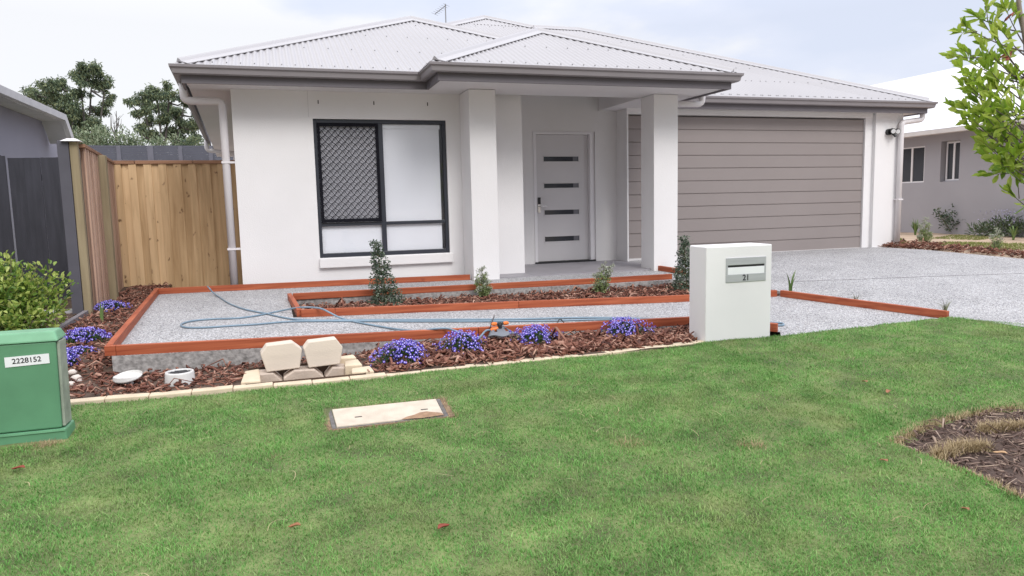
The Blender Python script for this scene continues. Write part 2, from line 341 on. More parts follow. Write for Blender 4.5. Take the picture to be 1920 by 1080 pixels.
def leafmesh(P, D, ln, wd, droop=0.15, fold=0.25, upbias=0.5):
    """leaf quads pairs: base P, direction D; returns V,F (each leaf six points, two quads)"""
    n = len(P); D = nrm(D); up = nrm(rng.normal(size=(n, 3))*0.6+np.array([0, 0, upbias]))
    S = nrm(np.cross(D, up)); Nn = np.cross(S, D)
    ln = np.broadcast_to(ln, n)[:, None]; wd = np.broadcast_to(wd, n)[:, None]
    b = P; t = P+D*ln-Nn*ln*droop; m1 = P+D*ln*0.35; m2 = P+D*ln*0.72-Nn*ln*droop*0.4
    h = Nn*wd*fold
    V = np.stack([b, m1+S*wd*0.42+h, m2+S*wd*0.46+h, t, m2-S*wd*0.46+h, m1-S*wd*0.42+h], 1).reshape(-1, 3)
    i = np.arange(n)[:, None]*6
    F = np.concatenate([i+np.array([[0, 1, 2, 3]]), i+np.array([[0, 3, 4, 5]])], 1).reshape(-1, 4)
    return V, F
def catmesh(L):
    Vs, Fs, o = [], [], 0
    for V, F in L: Vs.append(V); Fs.append(F+o); o += len(V)
    return np.concatenate(Vs), np.concatenate(Fs)
def inpoly(x, y, poly):
    r = np.zeros(len(x), bool); n = len(poly); j = n-1
    for i in range(n):
        xi, yi = poly[i]; xj, yj = poly[j]
        c = ((yi > y) != (yj > y)) & (x < (xj-xi)*(y-yi)/(yj-yi+1e-12)+xi); r ^= c; j = i
    return r
def text_mesh(name, s, size, mat, parent, origin, right, up, depth=0.002):
    cu = bpy.data.curves.new('lettering', 'FONT'); cu.body = s; cu.size = size; cu.align_x = 'CENTER'; cu.align_y = 'CENTER'
    cu.extrude = depth/2; cu.offset = size*0.012
    to = bpy.data.objects.new('lettering', cu); COL.objects.link(to)
    bpy.context.view_layer.update()
    me = bpy.data.meshes.new_from_object(to.evaluated_get(bpy.context.evaluated_depsgraph_get()))
    bpy.data.objects.remove(to); bpy.data.curves.remove(cu)
    r = Vector(right).normalized(); u = Vector(up).normalized(); nn = r.cross(u); o0 = wpos(parent); og = Vector(origin)-o0
    for vtx in me.vertices:
        c = vtx.co; q = og+r*c.x+u*c.y+nn*c.z; vtx.co = q
    me.name = name; me.materials.clear()
    return finish(name, me, mat, parent, None)
# ------------------------------------------------------------------ the ground
def struct(o): o['kind'] = 'structure'; return o
def stuff(o, label, cat): o['kind'] = 'stuff'; o['label'] = label; o['category'] = cat; return o
def gridmesh(name, xs, ys, zf, mat, keep=None, smooth=True):
    xs = np.asarray(xs, float); ys = np.asarray(ys, float); X, Y = np.meshgrid(xs, ys)
    Z = np.array([[zf(a, b_) for a in xs] for b_ in ys]); V = np.stack([X, Y, Z], -1).reshape(-1, 3); nx = len(xs)
    F = [(j*nx+i, j*nx+i+1, (j+1)*nx+i+1, (j+1)*nx+i) for j in range(len(ys)-1) for i in range(nx-1)
         if keep is None or keep((xs[i]+xs[i+1])/2, (ys[j]+ys[j+1])/2)]
    return npmesh(name, V, F, mat, smooth=smooth)
def nz2(x, y, s, a): return a*mnoise.noise(Vector((x*s, y*s, 3.1)))
def zter(x, y):
    if y > -4.6: return -0.62
    return max(zlawn(x, y)-0.06, -0.72) if y < -5.0 else -0.62+(zlawn(x, -5.0)-0.06+0.62)*(-4.6-y)/0.4
struct(gridmesh('terrain', [-400, -120, -40, -20, -10, -6, -3, 0, 3, 6, 9, 12, 20, 40, 120, 400],
                [-400, -100, -40, -20, -12.5, -12, -10, -8, -6, -5, -4.6, -4, 0, 6, 20, 40, 100, 400], zter,
                M('rough_ground', (0.26, 0.21, 0.165), 0.95, 0.3, 0.6)))

# exposed aggregate path round the garden bed, apron and driveway: slabs lying on the falling ground
def yfront(x): return -4.143+0.004*(x+0.69)
def patch(mb, p00, p10, p11, p01, n, m_, sides=(), zf=zpath, dep=0.22):
    P = [[None]*(m_+1) for _ in range(n+1)]
    for i in range(n+1):
        for j in range(m_+1):
            u, v_ = i/n, j/m_
            x = (1-u)*(1-v_)*p00[0]+u*(1-v_)*p10[0]+u*v_*p11[0]+(1-u)*v_*p01[0]
            y = (1-u)*(1-v_)*p00[1]+u*(1-v_)*p10[1]+u*v_*p11[1]+(1-u)*v_*p01[1]
            P[i][j] = (x, y, zf(x, y))
    for i in range(n):
        for j in range(m_): mb.add([P[i][j], P[i+1][j], P[i+1][j+1], P[i][j+1]], [(0, 1, 2, 3)])
    def sk(seq):
        for a, b_ in zip(seq, seq[1:]): mb.add([a, b_, (b_[0], b_[1], b_[2]-dep), (a[0], a[1], a[2]-dep)], [(3, 2, 1, 0)], 1)
    if 's' in sides: sk([P[i][0] for i in range(n+1)])
    if 'n' in sides: sk([P[i][m_] for i in range(n+1)][::-1])
    if 'w' in sides: sk([P[0][j] for j in range(m_+1)][::-1])
    if 'e' in sides: sk([P[n][j] for j in range(m_+1)])
BX0, BX1, BY0, BY1 = 0.56, 5.32, -2.72, -1.43     # the bed inside the loop of the path
mb = MB()
patch(mb, (-0.69, -4.15), (BX0, -4.15), (0.51, -0.05), (-0.99, -0.05), 8, 14, 'swe')
patch(mb, (0.51, -1.43), (5.62, -1.43), (5.62, -0.05), (0.51, -0.05), 14, 6, 'se')
patch(mb, (0.56, -4.15), (3.98, -4.15), (4.62, -2.96), (0.5425, -2.72), 14, 6, 'sn')
patch(mb, (3.98, -4.15), (4.44, -4.62), (5.67, -3.04), (4.62, -2.96), 6, 8, 'n')
patch(mb, (4.2, -4.95), (6.16, -4.80), (5.67, -3.04), (4.44, -4.62), 8, 10, 'e')
struct(mb.build('path', [agg_m, conc_m]))
def zdrive(x, y): return zpath(x, y) if y > -4.7 else min(zpath(x, -4.7), zlawn(x, y)+0.012)
mb = MB(); patch(mb, (5.9, -3.0), (11.1, -1.6), (10.93, 1.06), (5.62, 1.06), 14, 12, 'we', zdrive)
patch(mb, (6.18, -4.8), (11.6, -4.8), (11.1, -1.6), (5.9, -3.0), 14, 10, 'we', zdrive)
patch(mb, (7.6, -8.0), (12.4, -8.0), (11.6, -4.8), (6.18, -4.8), 14, 10, 'we', zdrive)
patch(mb, (8.3, -12.0), (12.8, -12.0), (12.4, -8.0), (7.6, -8.0), 6, 6, 'we', zdrive)
struct(mb.build('driveway', [agg_m, conc_m]))
mb = MB(); mb.box(3.22, 5.85, -0.42, 1.335, -0.3, -0.031); struct(mb.build('porch_floor', tile_m))

jt = [gp(q[0], q[1], zdrive) for q in ((1490, 528), (1600, 524), (1720, 519.5), (1850, 515), (1990, 511))]; mb = MB()
for a, b_ in zip(jt, jt[1:]): mb.bar((a[0], a[1], zdrive(a[0], a[1])+0.001), (b_[0], b_[1], zdrive(b_[0], b_[1])+0.001), 0.009, 0.002)
struct(mb.build('driveway_joint', M('dark_saw_cut', (0.16, 0.155, 0.16), 0.9)))
# lawn sheet and its grass
PIT = [tuple(gp(*q, zlawn)[:2]) for q in ((617, 771), (822, 750), (838, 781), (626, 805))]
_c = np.mean(PIT, 0); PITO = [tuple(_c+(np.array(q)-_c)*np.array((1.09, 1.20))) for q in PIT]
RING = [(3.36, -6.87), (3.6, -6.77), (3.86, -6.70), (4.2, -6.665), (4.52, -6.68), (4.95, -6.75), (5.1, -7.1), (4.8, -7.6), (4.2, -7.9), (3.7, -7.75), (3.41, -7.52), (3.43, -7.36), (3.40, -7.2), (3.365, -7.05)]
def yk(x): return float(np.interp(x, [-4, -0.74, 0.26, 0.52, 0.99, 1.53, 2.11, 2.74, 3.44, 3.57], [-4.90, -4.955, -4.984, -4.998, -4.980, -4.952, -4.942, -4.920, -4.878, -4.855]))
def ybound(x):
    if x < 3.56: return yk(x)
    if x < 4.2: return -4.855
    if x < 6.16: return -4.85+0.10*(x-4.2)/1.96
    if x < 6.5: return -4.75-1.4*(x-6.16)
    return -5.22-2.2*(x-6.5)
def zl(x, y):
    return zlawn(x, y)+nz2(x, y, 1.3, 0.014)+nz2(x, y, 4.0, 0.010)-(0.035 if inpoly(np.array([x]), np.array([y]), RING)[0] else 0)
xs = np.arange(-4, 9.01, 0.08); nr = 90; V = []; F = []
for i, x in enumerate(xs):
    b_ = ybound(x); top = min(b_, -4.7)
    for j in range(nr+1):
        y = top+(-12.2-top)*(j/nr)**1.3; V.append((x, y, zl(x, y)))
for i in range(len(xs)-1):
    for j in range(nr): F.append((i*(nr+1)+j, i*(nr+1)+j+1, (i+1)*(nr+1)+j+1, (i+1)*(nr+1)+j))
struct(npmesh('lawn', V, F, lawnsoil_m, smooth=True))
def blades(n, x0, x1, y0, y1, hmin, hmax, w):
    x = rng.uniform(x0, x1, n); y = rng.uniform(y0, y1, n)
    yb = np.array([ybound(a) for a in np.linspace(-5, 10, 1501)]); k = ((x+5)*100).astype(int).clip(0, 1500)
    ok = (y < yb[k]+0.012) & ~inpoly(x, y, PITO) & ~inpoly(x, y, RING) & ~((x > 7.0) & (y > -9) & (x > 6.5+(-5.2-y)/2.2))
    ok &= ~((x > -1.22) & (x < -0.64) & (y > -5.56) & (y < -5.26))
    x = x[ok]; y = y[ok]; n = len(x)
    d1 = np.array([mnoise.noise(Vector((a*1.3, b_*1.3, 3.1)))*0.014+mnoise.noise(Vector((a*4, b_*4, 3.1)))*0.010 for a, b_ in zip(x, y)])
    z = zlawn(x, y)+d1
    th = rng.uniform(0, 2*math.pi, n); h = rng.uniform(hmin, hmax, n)
    cl = np.sin(x*9+np.sin(y*7)*2)*np.sin(y*8+np.sin(x*6)*2)*0.25+1.0
    h = h*cl; lean = rng.uniform(0.3, 1.5, n)*h
    d = np.stack([np.cos(th), np.sin(th), np.zeros(n)], 1); s = np.stack([-np.sin(th), np.cos(th), np.zeros(n)], 1)
    P = np.stack([x, y, z-0.004], 1); up = np.array([0, 0, 1.0])
    w = (w*rng.uniform(0.7, 1.3, n))[:, None]
    mid = P+d*(lean*0.35)[:, None]+up*(h*0.62)[:, None]
    tip = P+d*lean[:, None]+up*h[:, None]
    V = np.stack([P-s*w, P+s*w, mid+s*w*0.8, mid-s*w*0.8, tip], 1).reshape(-1, 3)
    i = np.arange(n)[:, None]*5
    F = np.concatenate([i+np.array([[0, 1, 2]]), i+np.array([[0, 2, 3]]), i+np.array([[3, 2, 4]])], 1).reshape(-1, 3)
    return V, F
V, F = catmesh([blades(400000, -1.6, 3.6, -7.3, -4.7, 0.006, 0.019, 0.0013), blades(170000, 3.4, 7.0, -7.3, -4.6, 0.006, 0.019, 0.0016),
                blades(170000, -0.9, 3.6, -8.3, -7.3, 0.006, 0.019, 0.0013), blades(80000, -3.6, 8.2, -10.8, -4.7, 0.010, 0.026, 0.0026), blades(110000, -3.6, -1.5, -7.3, -4.7, 0.006, 0.019, 0.0018)])
stuff(npmesh('grass', V, F, grass_m), 'short green couch grass with straw coloured patches covering the front lawn', 'grass')
# dry grass along the cut edge of the tree bed, beside the cabinet and round the pit cover
def tufts(n, pts, spread, h, w=0.002):
    pts = np.array(pts); k = rng.integers(0, len(pts)-1, n); t_ = rng.random(n)[:, None]
    P = pts[k]*(1-t_)+pts[k+1]*t_+rng.normal(size=(n, 2))*spread
    z = zlawn(P[:, 0], P[:, 1]); th = rng.uniform(0, 6.28, n); hh = rng.uniform(0.3, 1, n)*h
    d = np.stack([np.cos(th), np.sin(th)], 1); B = np.column_stack([P, z-0.01])
    s = np.column_stack([-d[:, 1], d[:, 0], np.zeros(n)])*w; T = np.column_stack([P+d*(hh*rng.uniform(0.3, 1.6, n))[:, None], z+hh])
    V = np.stack([B-s, B+s, T], 1).reshape(-1, 3); return V, np.arange(3*n).reshape(-1, 3)
def wisps(n):
    Vs = []; Fs = []
    for k in range(n):
        x = rng.uniform(-1.0, 5.0); y = rng.uniform(-7.6, -5.05); a = rng.uniform(0, 6.28); L_ = rng.uniform(0.04, 0.14); z = zlawn(x, y)+rng.uniform(0.008, 0.02); cu = rng.normal(0, 1.6)
        px_, py_ = x, y; o = len(Vs)
        for j in range(6):
            b_ = a+cu*j/5; h = 0.012*math.sin(j/5*3.1); s = 0.0011
            Vs += [(px_-math.sin(b_)*s, py_+math.cos(b_)*s, z+h), (px_+math.sin(b_)*s, py_-math.cos(b_)*s, z+h)]; px_ += math.cos(b_)*L_/5; py_ += math.sin(b_)*L_/5
        for j in range(5): Fs += [(o+2*j, o+2*j+1, o+2*j+3), (o+2*j, o+2*j+3, o+2*j+2)]
    return np.array(Vs), np.array(Fs)
V, F = catmesh([tufts(1500, RING[0:5], 0.017, 0.030), tufts(1300, RING[9:]+[RING[0]], 0.018, 0.024), tufts(1500, PITO+[PITO[0]], 0.016, 0.018),
                tufts(900, [(-0.80, -5.57), (-0.68, -5.56)], 0.03, 0.022), tufts(420, [tuple(gp(1045, 724, zlawn)[:2]), tuple(gp(1095, 718, zlawn)[:2])], 0.022, 0.016),
                tufts(1500, [tuple(gp(1755, 855, zlawn)[:2]), tuple(gp(1800, 840, zlawn)[:2]), tuple(gp(1850, 838, zlawn)[:2])], 0.018, 0.05), tufts(1500, [tuple(gp(1840, 806, zlawn)[:2]), tuple(gp(1930, 800, zlawn)[:2])], 0.018, 0.05)]
               +[tufts(int(q[2]), [tuple(gp(q[0], q[1], zlawn)[:2]), tuple(gp(q[0]+q[3], q[1]-6, zlawn)[:2])], 0.03, 0.014) for q in ((750, 855, 120, 30), (1390, 835, 160, 40), (1480, 650, 120, 50), (1400, 748, 140, 60), (1160, 830, 90, 30), (690, 905, 110, 40), (1250, 935, 120, 40), (380, 965, 130, 40), (250, 985, 90, 30), (480, 860, 100, 50), (1120, 940, 80, 40), (830, 800, 120, 25), (1180, 835, 90, 30))]+[wisps(70)])
stuff(npmesh('dry_grass', V, F, straw_m), 'straw coloured dead grass along the cut edges of the lawn', 'grass')

# garden soil and bark
def sm(a, b_, x): t_ = min(max((x-a)/(b_-a), 0), 1); return t_*t_*(3-2*t_)
def zmul(x, y):
    k = sm(0.8, 1.45, x)
    zb = -0.175*(1-k)+(zpath(x, -4.15)-0.035)*k
    zk = -0.165
    if y < -4.15: return zk+(zb-zk)*min(max((y+4.88)/0.70, 0), 1)+nz2(x, y, 5, 0.012)
    zs = -0.075-0.065*sm(-2.2, -4.1, y) if x < 0 else zb
    return zs+nz2(x, y, 5, 0.010)
HOLE = (0.20, 0.95, -4.90, -4.42)
struct(gridmesh('garden_soil', np.arange(-2.6, 3.93, 0.05), np.arange(-4.9, 1.56, 0.05), zmul, soil_m,
                lambda x, y: ((y < -4.13) or (x < -0.66-0.07*(y+4.14)+0.05)) and not (HOLE[0] < x < HOLE[1] and y < HOLE[3])))
def zbed(x, y): return zpath(x, y)-0.075+nz2(x, y, 5, 0.012)
struct(gridmesh('bed_soil', np.arange(0.5, 6.21, 0.06), np.arange(-4.86, -0.40, 0.06), zbed, soil_m,
                lambda x, y: (x < 5.62 and -2.95 < y < -1.44) or (5.62 < x < 6.05-0.09*min(0, y+3) and y > -2.99) or (x > 5.63-0.28*(y+3.04) and y <= -2.99)))
mb = MB(); x0, x1, y0, y1 = HOLE
mb.add([(x0, y0, -0.46), (x1, y0, -0.46), (x1, y1, -0.46), (x0, y1, -0.46), (x0, y0, -0.15), (x1, y0, -0.15), (x1, y1, -0.15), (x0, y1, -0.15)],
       [(0, 1, 2, 3), (3, 2, 6, 7), (0, 3, 7, 4), (1, 5, 6, 2), (0, 4, 5, 1)]); struct(mb.build('pit_soil', soil_m))
def zring(x, y): return zlawn(x, y)-0.030+0.035*math.exp(-((x-4.2)**2+(y+7.2)**2)/0.25)+nz2(x, y, 6, 0.012)
struct(gridmesh('tree_bed_soil', np.arange(3.3, 5.2, 0.05), np.arange(-8.0, -6.6, 0.05), zring, M('dark_tree_soil', (0.085, 0.056, 0.045), 0.95, 0.35, 12, 0.6, 60),
                lambda x, y: inpoly(np.array([x]), np.array([y]), RING)[0]))
def chips(poly, zf, n, ln, wd, lift=0.02, lo=0, hole=None):
    xs_ = [q[0] for q in poly]; ys_ = [q[1] for q in poly]; m_ = int(n*2.5)
    x = rng.uniform(min(xs_), max(xs_), m_); y = rng.uniform(min(ys_), max(ys_), m_); ok = inpoly(x, y, poly)
    if hole: ok &= ~((x > hole[0]-0.02) & (x < hole[1]+0.02) & (y < hole[3]+0.02))
    x = x[ok][:n]; y = y[ok][:n]; n = len(x); z = np.array([zf(a, b_) for a, b_ in zip(x, y)])+rng.uniform(lo, lift, n)
    th = rng.uniform(0, 6.28, n); ti = rng.normal(0, 0.28, n); ro = rng.normal(0, 0.5, n)
    a = np.stack([np.cos(th)*np.cos(ti), np.sin(th)*np.cos(ti), np.sin(ti)], 1)
    s0 = np.stack([-np.sin(th), np.cos(th), np.zeros(n)], 1); u0 = np.cross(a, s0)
    s = s0*np.cos(ro)[:, None]+u0*np.sin(ro)[:, None]; u = np.cross(a, s)
    l_ = (np.exp(rng.normal(0, 0.42, n))*ln)[:, None]; w_ = (np.exp(rng.normal(0, 0.4, n))*wd)[:, None]; h_ = w_*0.22; P = np.stack([x, y, z], 1)
    bend = (rng.normal(0, 0.22, n)[:, None])*l_
    R = []
    for k, (e_, q, sk) in enumerate(((-1, 0, 0.6), (0, 1, 1.0), (1, 0, 0.45))):
        c = P+a*l_*e_*0.5+u*bend*q+s*bend*0.5*q
        R += [c-s*w_*sk*0.5-u*h_, c+s*w_*sk*0.5-u*h_, c+s*w_*sk*0.5+u*h_, c-s*w_*sk*0.5+u*h_]
    V = np.stack(R, 1).reshape(-1, 3); i = np.arange(n)[:, None]*12; q = []
    for r_ in (0, 4): q += [[r_+k, r_+(k+1) % 4, r_+4+(k+1) % 4, r_+4+k] for k in range(4)]
    q += [[3, 2, 1, 0], [8, 9, 10, 11]]
    return V, np.concatenate([i+np.array([f]) for f in q], 1).reshape(-1, 4)
FRONTP = [(-1.40, -4.86), (0.1, -4.885), (1.0, -4.885), (2.1, -4.87), (3.3, -4.83), (3.56, -4.79), (3.58, -4.62), (3.9, -4.17), (-0.70, -4.18), (-0.99, -0.15), (-1.0, 1.4), (-1.50, 1.4), (-1.40, -1.3), (-1.43, -2.6)]
V, F = catmesh([chips(FRONTP, zmul, 5600, 0.052, 0.013, 0.026, hole=HOLE), chips(FRONTP, zmul, 5200, 0.028, 0.010, 0.02, hole=HOLE),
                chips([(1.1, -4.89), (2.1, -4.88), (3.56, -4.82), (3.58, -4.62), (3.9, -4.17), (1.0, -4.18)], zmul, 2200, 0.060, 0.014, 0.035)])
stuff(npmesh('bark_mulch', V, F, mulch_m), 'red brown bark chips spread over the front garden beds', 'mulch')
BEDP = [(0.60, -1.46), (5.60, -1.44), (5.66, -0.85), (6.0, -0.9), (6.0, -2.9), (5.66, -2.97), (4.6, -2.93), (0.62, -2.68)]
V, F = catmesh([chips(BEDP, zbed, 3600, 0.06, 0.015, 0.035), chips(BEDP, zbed, 2200, 0.03, 0.011, 0.02),
                chips([(5.70, -3.05), (6.0, -2.9), (6.15, -4.7), (6.08, -4.75)], zbed, 500, 0.03, 0.009, 0.03)])
stuff(npmesh('bark_mulch', V, F, mulch_m), 'red brown bark chips filling the bed inside the path loop', 'mulch')
V, F = catmesh([chips(RING, zring, 1500, 0.03, 0.007, 0.015), chips(RING, zring, 500, 0.10, 0.005, 0.03), chips(RING, zring, 900, 0.018, 0.008, 0.01)])
stuff(npmesh('tree_mulch', V, F, mulch2_m), 'dark old mulch with pale twigs in the cut out tree bed on the lawn', 'mulch')
DST = [(10.95, 1.05), (11.45, 1.0), (11.75, -0.6), (11.55, -2.6), (11.15, -1.7), (11.05, -0.2)]
def zside(x, y): return max(zdrive(x, y), -0.16)+0.05*min(max((x-11.15)/0.3, -0.4), 1)
def zgar(x, y): return -0.02-0.10*sm(0.5, -4, y)+nz2(x, y, 0.9, 0.03) if x > 11.4 else zside(x, y)
struct(gridmesh('side_garden_soil', np.concatenate([np.arange(10.9, 12, 0.1), np.arange(12, 16.05, 0.25)]), np.arange(-6, 12.1, 0.25), zgar, sandsoil_m))
V, F = chips(DST, lambda x, y: zgar(x, y)+0.01, 1300, 0.07, 0.016, 0.07)
stuff(npmesh('bark_mulch', V, F, mulch_m), 'thin strip of red brown bark chips along the right edge of the driveway', 'mulch')
# grass strips of the side garden and the patch behind the dark fence post on the left
def strip(n, poly, zf, h, w):
    xs_ = [q[0] for q in poly]; ys_ = [q[1] for q in poly]; x = rng.uniform(min(xs_), max(xs_), n); y = rng.uniform(min(ys_), max(ys_), n)
    k = inpoly(x, y, poly); x = x[k]; y = y[k]; n = len(x); z = np.array([zf(a, b_) for a, b_ in zip(x, y)])
    th = rng.uniform(0, 6.28, n); hh = rng.uniform(0.4, 1, n)*h; d = np.stack([np.cos(th), np.sin(th), np.zeros(n)], 1); s = np.stack([-np.sin(th), np.cos(th), np.zeros(n)], 1)*w
    B = np.stack([x, y, z-0.01], 1); T = B+d*(hh*rng.uniform(0.2, 0.9, n))[:, None]+np.array([0, 0, 1.0])*hh[:, None]
    return np.stack([B-s, B+s, T], 1).reshape(-1, 3), np.arange(3*n).reshape(-1, 3)
V, F = catmesh([strip(9000, [(11.9, 1.1), (13.3, 2.7), (13.4, 3.6), (12.3, 3.4), (11.6, 1.9)], zgar, 0.06, 0.009),
                strip(7000, [(12.1, 0.9), (12.6, 1.3), (13.4, 1.1), (13.6, 0.2), (13.2, -0.7), (12.6, -0.5)], zgar, 0.05, 0.008),
                strip(2500, [(14.0, 2.7), (15.2, 3.0), (15.0, 1.8), (14.2, 1.6)], zgar, 0.05, 0.008)])
stuff(npmesh('grass', V, F, MI('olive_grass', [(0.13, 0.16, 0.04), (0.20, 0.235, 0.06), (0.27, 0.27, 0.10)], 0.7, 0.2)), 'olive green patchy grass strips in the sandy garden beside the grey house', 'grass')
struct(gridmesh('neighbour_ground', np.concatenate([np.arange(-8, -2, 0.3), [-1.9, -1.47]]), np.concatenate([[-5.2, -4.95, -4.85], np.arange(-4.7, 6, 0.3)]), lambda x, y: -0.12 if y > -4.7 else -0.16 if y > -4.9 else -0.24, lawnsoil_m, None))
V, F = catmesh([strip(9000, [(-3.2, -1.1), (-1.55, -1.1), (-1.6, 0.3), (-3.2, 0.3)], lambda x, y: -0.12, 0.07, 0.004),
                strip(60000, [(-3.4, -4.85), (-2.72, -4.85), (-2.72, -1.1), (-3.4, -1.1)], lambda x, y: -0.12, 0.022, 0.002), strip(12000, [(-2.72, -1.2), (-1.6, -1.2), (-1.6, -1.0), (-2.72, -1.0)], lambda x, y: -0.12, 0.03, 0.002)])
stuff(npmesh('grass', V, F, grass_m), 'green grass of the neighbouring yard at the foot of the dark fence', 'grass')
V, F = chips([(-2.6, -2.9), (-1.47, -2.9), (-1.47, -1.25), (-2.6, -1.25)], lambda x, y: -0.085, 1300, 0.035, 0.011, 0.02)
struct(gridmesh('neighbour_bed_soil', np.arange(-2.7, -1.45, 0.1), np.arange(-4.9, -1.2, 0.1), lambda x, y: -0.09-0.05*sm(-2.2, -4.1, y), soil_m))
stuff(npmesh('bark_mulch', V, F, mulch2_m), 'dull brown mulch under the bright green bush', 'mulch')
# ------------------------------------------------------------------ the house
house = thing('house', (5.5, 4.0, 0.0), 'white rendered single storey house with pale metal hip roof, columned porch and double garage', 'house')
ZS, ZG, ZF = 2.412, 2.585, 2.391
WX0, WX1, WZ0, WZ1, WZT, WXM = 0.955, 2.678, 0.300, 2.072, 0.727, 1.805
DX0, DX1 = 4.435, 5.36; GX0, GX1 = 5.87, 10.60; B = 1.34
mb = MB(); w = mb.box; T = 0.2
w(0, WX0, 0, T, -0.4, ZS+0.1); w(WX1, 3.75, 0, T, -0.4, ZS+0.1); w(WX0, WX1, 0, T, -0.4, WZ0); w(WX0, WX1, 0, T, WZ1, ZS+0.1)   # front wall round the window
mb.hexa([(0, T, -0.4), (T, T, -0.4), (T-0.36, 12, -0.4), (-0.36, 12, -0.4), (0, T, ZS+0.1), (T, T, ZS+0.1), (T-0.36, 12, ZS+0.1), (-0.36, 12, ZS+0.1)])                                           # left side wall
w(3.55, 3.75, T, B, -0.4, 2.78)                                         # porch return
w(3.55, DX0-0.05, B, B+0.2, -0.4, 2.78); w(DX1+0.10, 5.845, B, B+0.2, -0.4, 2.78); w(DX0-0.05, DX1+0.10, B, B+0.2, 2.075, 2.78)   # door wall
w(5.845, GX0, 0.96, B+0.2, -0.4, ZS+0.1)                                  # garage jamb and return
w(GX0, 10.73, 0.96, 1.16, 2.324, ZS+0.1)                                 # garage lintel
w(10.78, 11.40, 0.93, 1.16, -0.4, ZS+0.1); w(11.2, 11.40, 1.16, 11.0, -0.4, ZS+0.1)   # pier and right side wall
w(10.60, 10.73, 0.985, 1.16, -0.4, 2.324)
w(10.73, 10.78, 1.00, 1.16, -0.4, ZS+0.1)
mb.build('wall', wall_m, house)
MB().box(0.905, 0.908, -0.0015, 0.01, 2.09, ZS).build('control_joint', M('wall_joint', (0.42, 0.41, 0.41), 0.9), house)
for x in (1.033, 1.732, 2.436):
    MB().box(x-0.006, x+0.006, -0.003, 0.01, 2.256, 2.302).build('weep_vent', dark_m, house)
for x0, x1 in ((2.868, 3.225), (5.521, 5.90)):
    y1 = -0.001 if x0 < 4 else -0.12
    mb = MB().box(x0, x1, -0.502, y1, -0.3, ZS-0.004); mb.build('column', wall_m, house, bevel=0.006)
# porch: ring beam with a raised ceiling
mb = MB(); w = mb.box
w(2.36, 6.27, -1.13, -0.10, ZS, ZS+0.03); w(5.521, 6.27, -0.10, 1.335, ZS, ZS+0.03); w(2.36, 3.2, -0.10, -0.002, ZS, ZS+0.03)
w(3.2, 5.521, -0.13, -0.10, ZS+0.03, 2.78); w(5.521, 5.55, -0.10, 1.335, ZS+0.03, 2.78); w(3.2, 5.55, -0.13, B, 2.78, 2.80)
w(-0.46, 2.36, -0.455, -0.001, ZS, ZS+0.03); mb.hexa([(-0.46, -0.001, ZS), (-0.001, -0.001, ZS), (-0.37, 12, ZS), (-0.46-0.54, 12, ZS), (-0.46, -0.001, ZS+0.03), (-0.001, -0.001, ZS+0.03), (-0.37, 12, ZS+0.03), (-1.0, 12, ZS+0.03)])      # eaves
w(6.27, 11.72, 0.755, 0.929, ZS, ZS+0.03); w(11.402, 11.72, 0.929, 11.0, ZS, ZS+0.03)
mb.build('soffit', soffit_m, house)
# fascia boards and gutters
def out_corner(path, i, d):
    p = Vector(path[i]); a = (p-Vector(path[i-1])).normalized() if i else None; b_ = (Vector(path[i+1])-p).normalized() if i < len(path)-1 else None
    ns = [Vector((q.y, -q.x)) for q in (a, b_) if q is not None]
    if len(ns) == 1: return p+ns[0]*d
    m_ = (ns[0]+ns[1]); return p+m_*(d/ (m_.dot(ns[0])))
EAVES = [[(-0.463-0.045*8.5, 8.1), (-0.463, -0.463), (2.36, -0.463), (2.36, -1.14), (6.277, -1.14), (6.277, 0.75)], [(6.277, 0.75), (11.70, 0.75), (11.70, 11.0)]]
for path in EAVES:
    pr = []
    for i in range(len(path)):
        o = out_corner(path, i, 0.0); q = out_corner(path, i, 0.03)
        pr.append([(o.x, o.y, ZF), (q.x, q.y, ZF), (q.x, q.y, ZG-0.03), (o.x, o.y, ZG-0.03)])
    MB().sweep(pr, path).build('fascia', fascia_m, house)
    prof = [(0.031, -0.10), (0.09, -0.108), (0.112, -0.095), (0.122, -0.045), (0.143, -0.03), (0.146, -0.002), (0.140, 0.0), (0.134, -0.008), (0.115, -0.03), (0.031, -0.03)]
    pr = []
    for i in range(len(path)):
        ring = []
        for d_, z_ in prof:
            o = out_corner(path, i, d_); ring.append((o.x, o.y, ZG+z_))
        pr.append(ring)
    MB().sweep(pr, path).build('gutter', gutter_m, house)
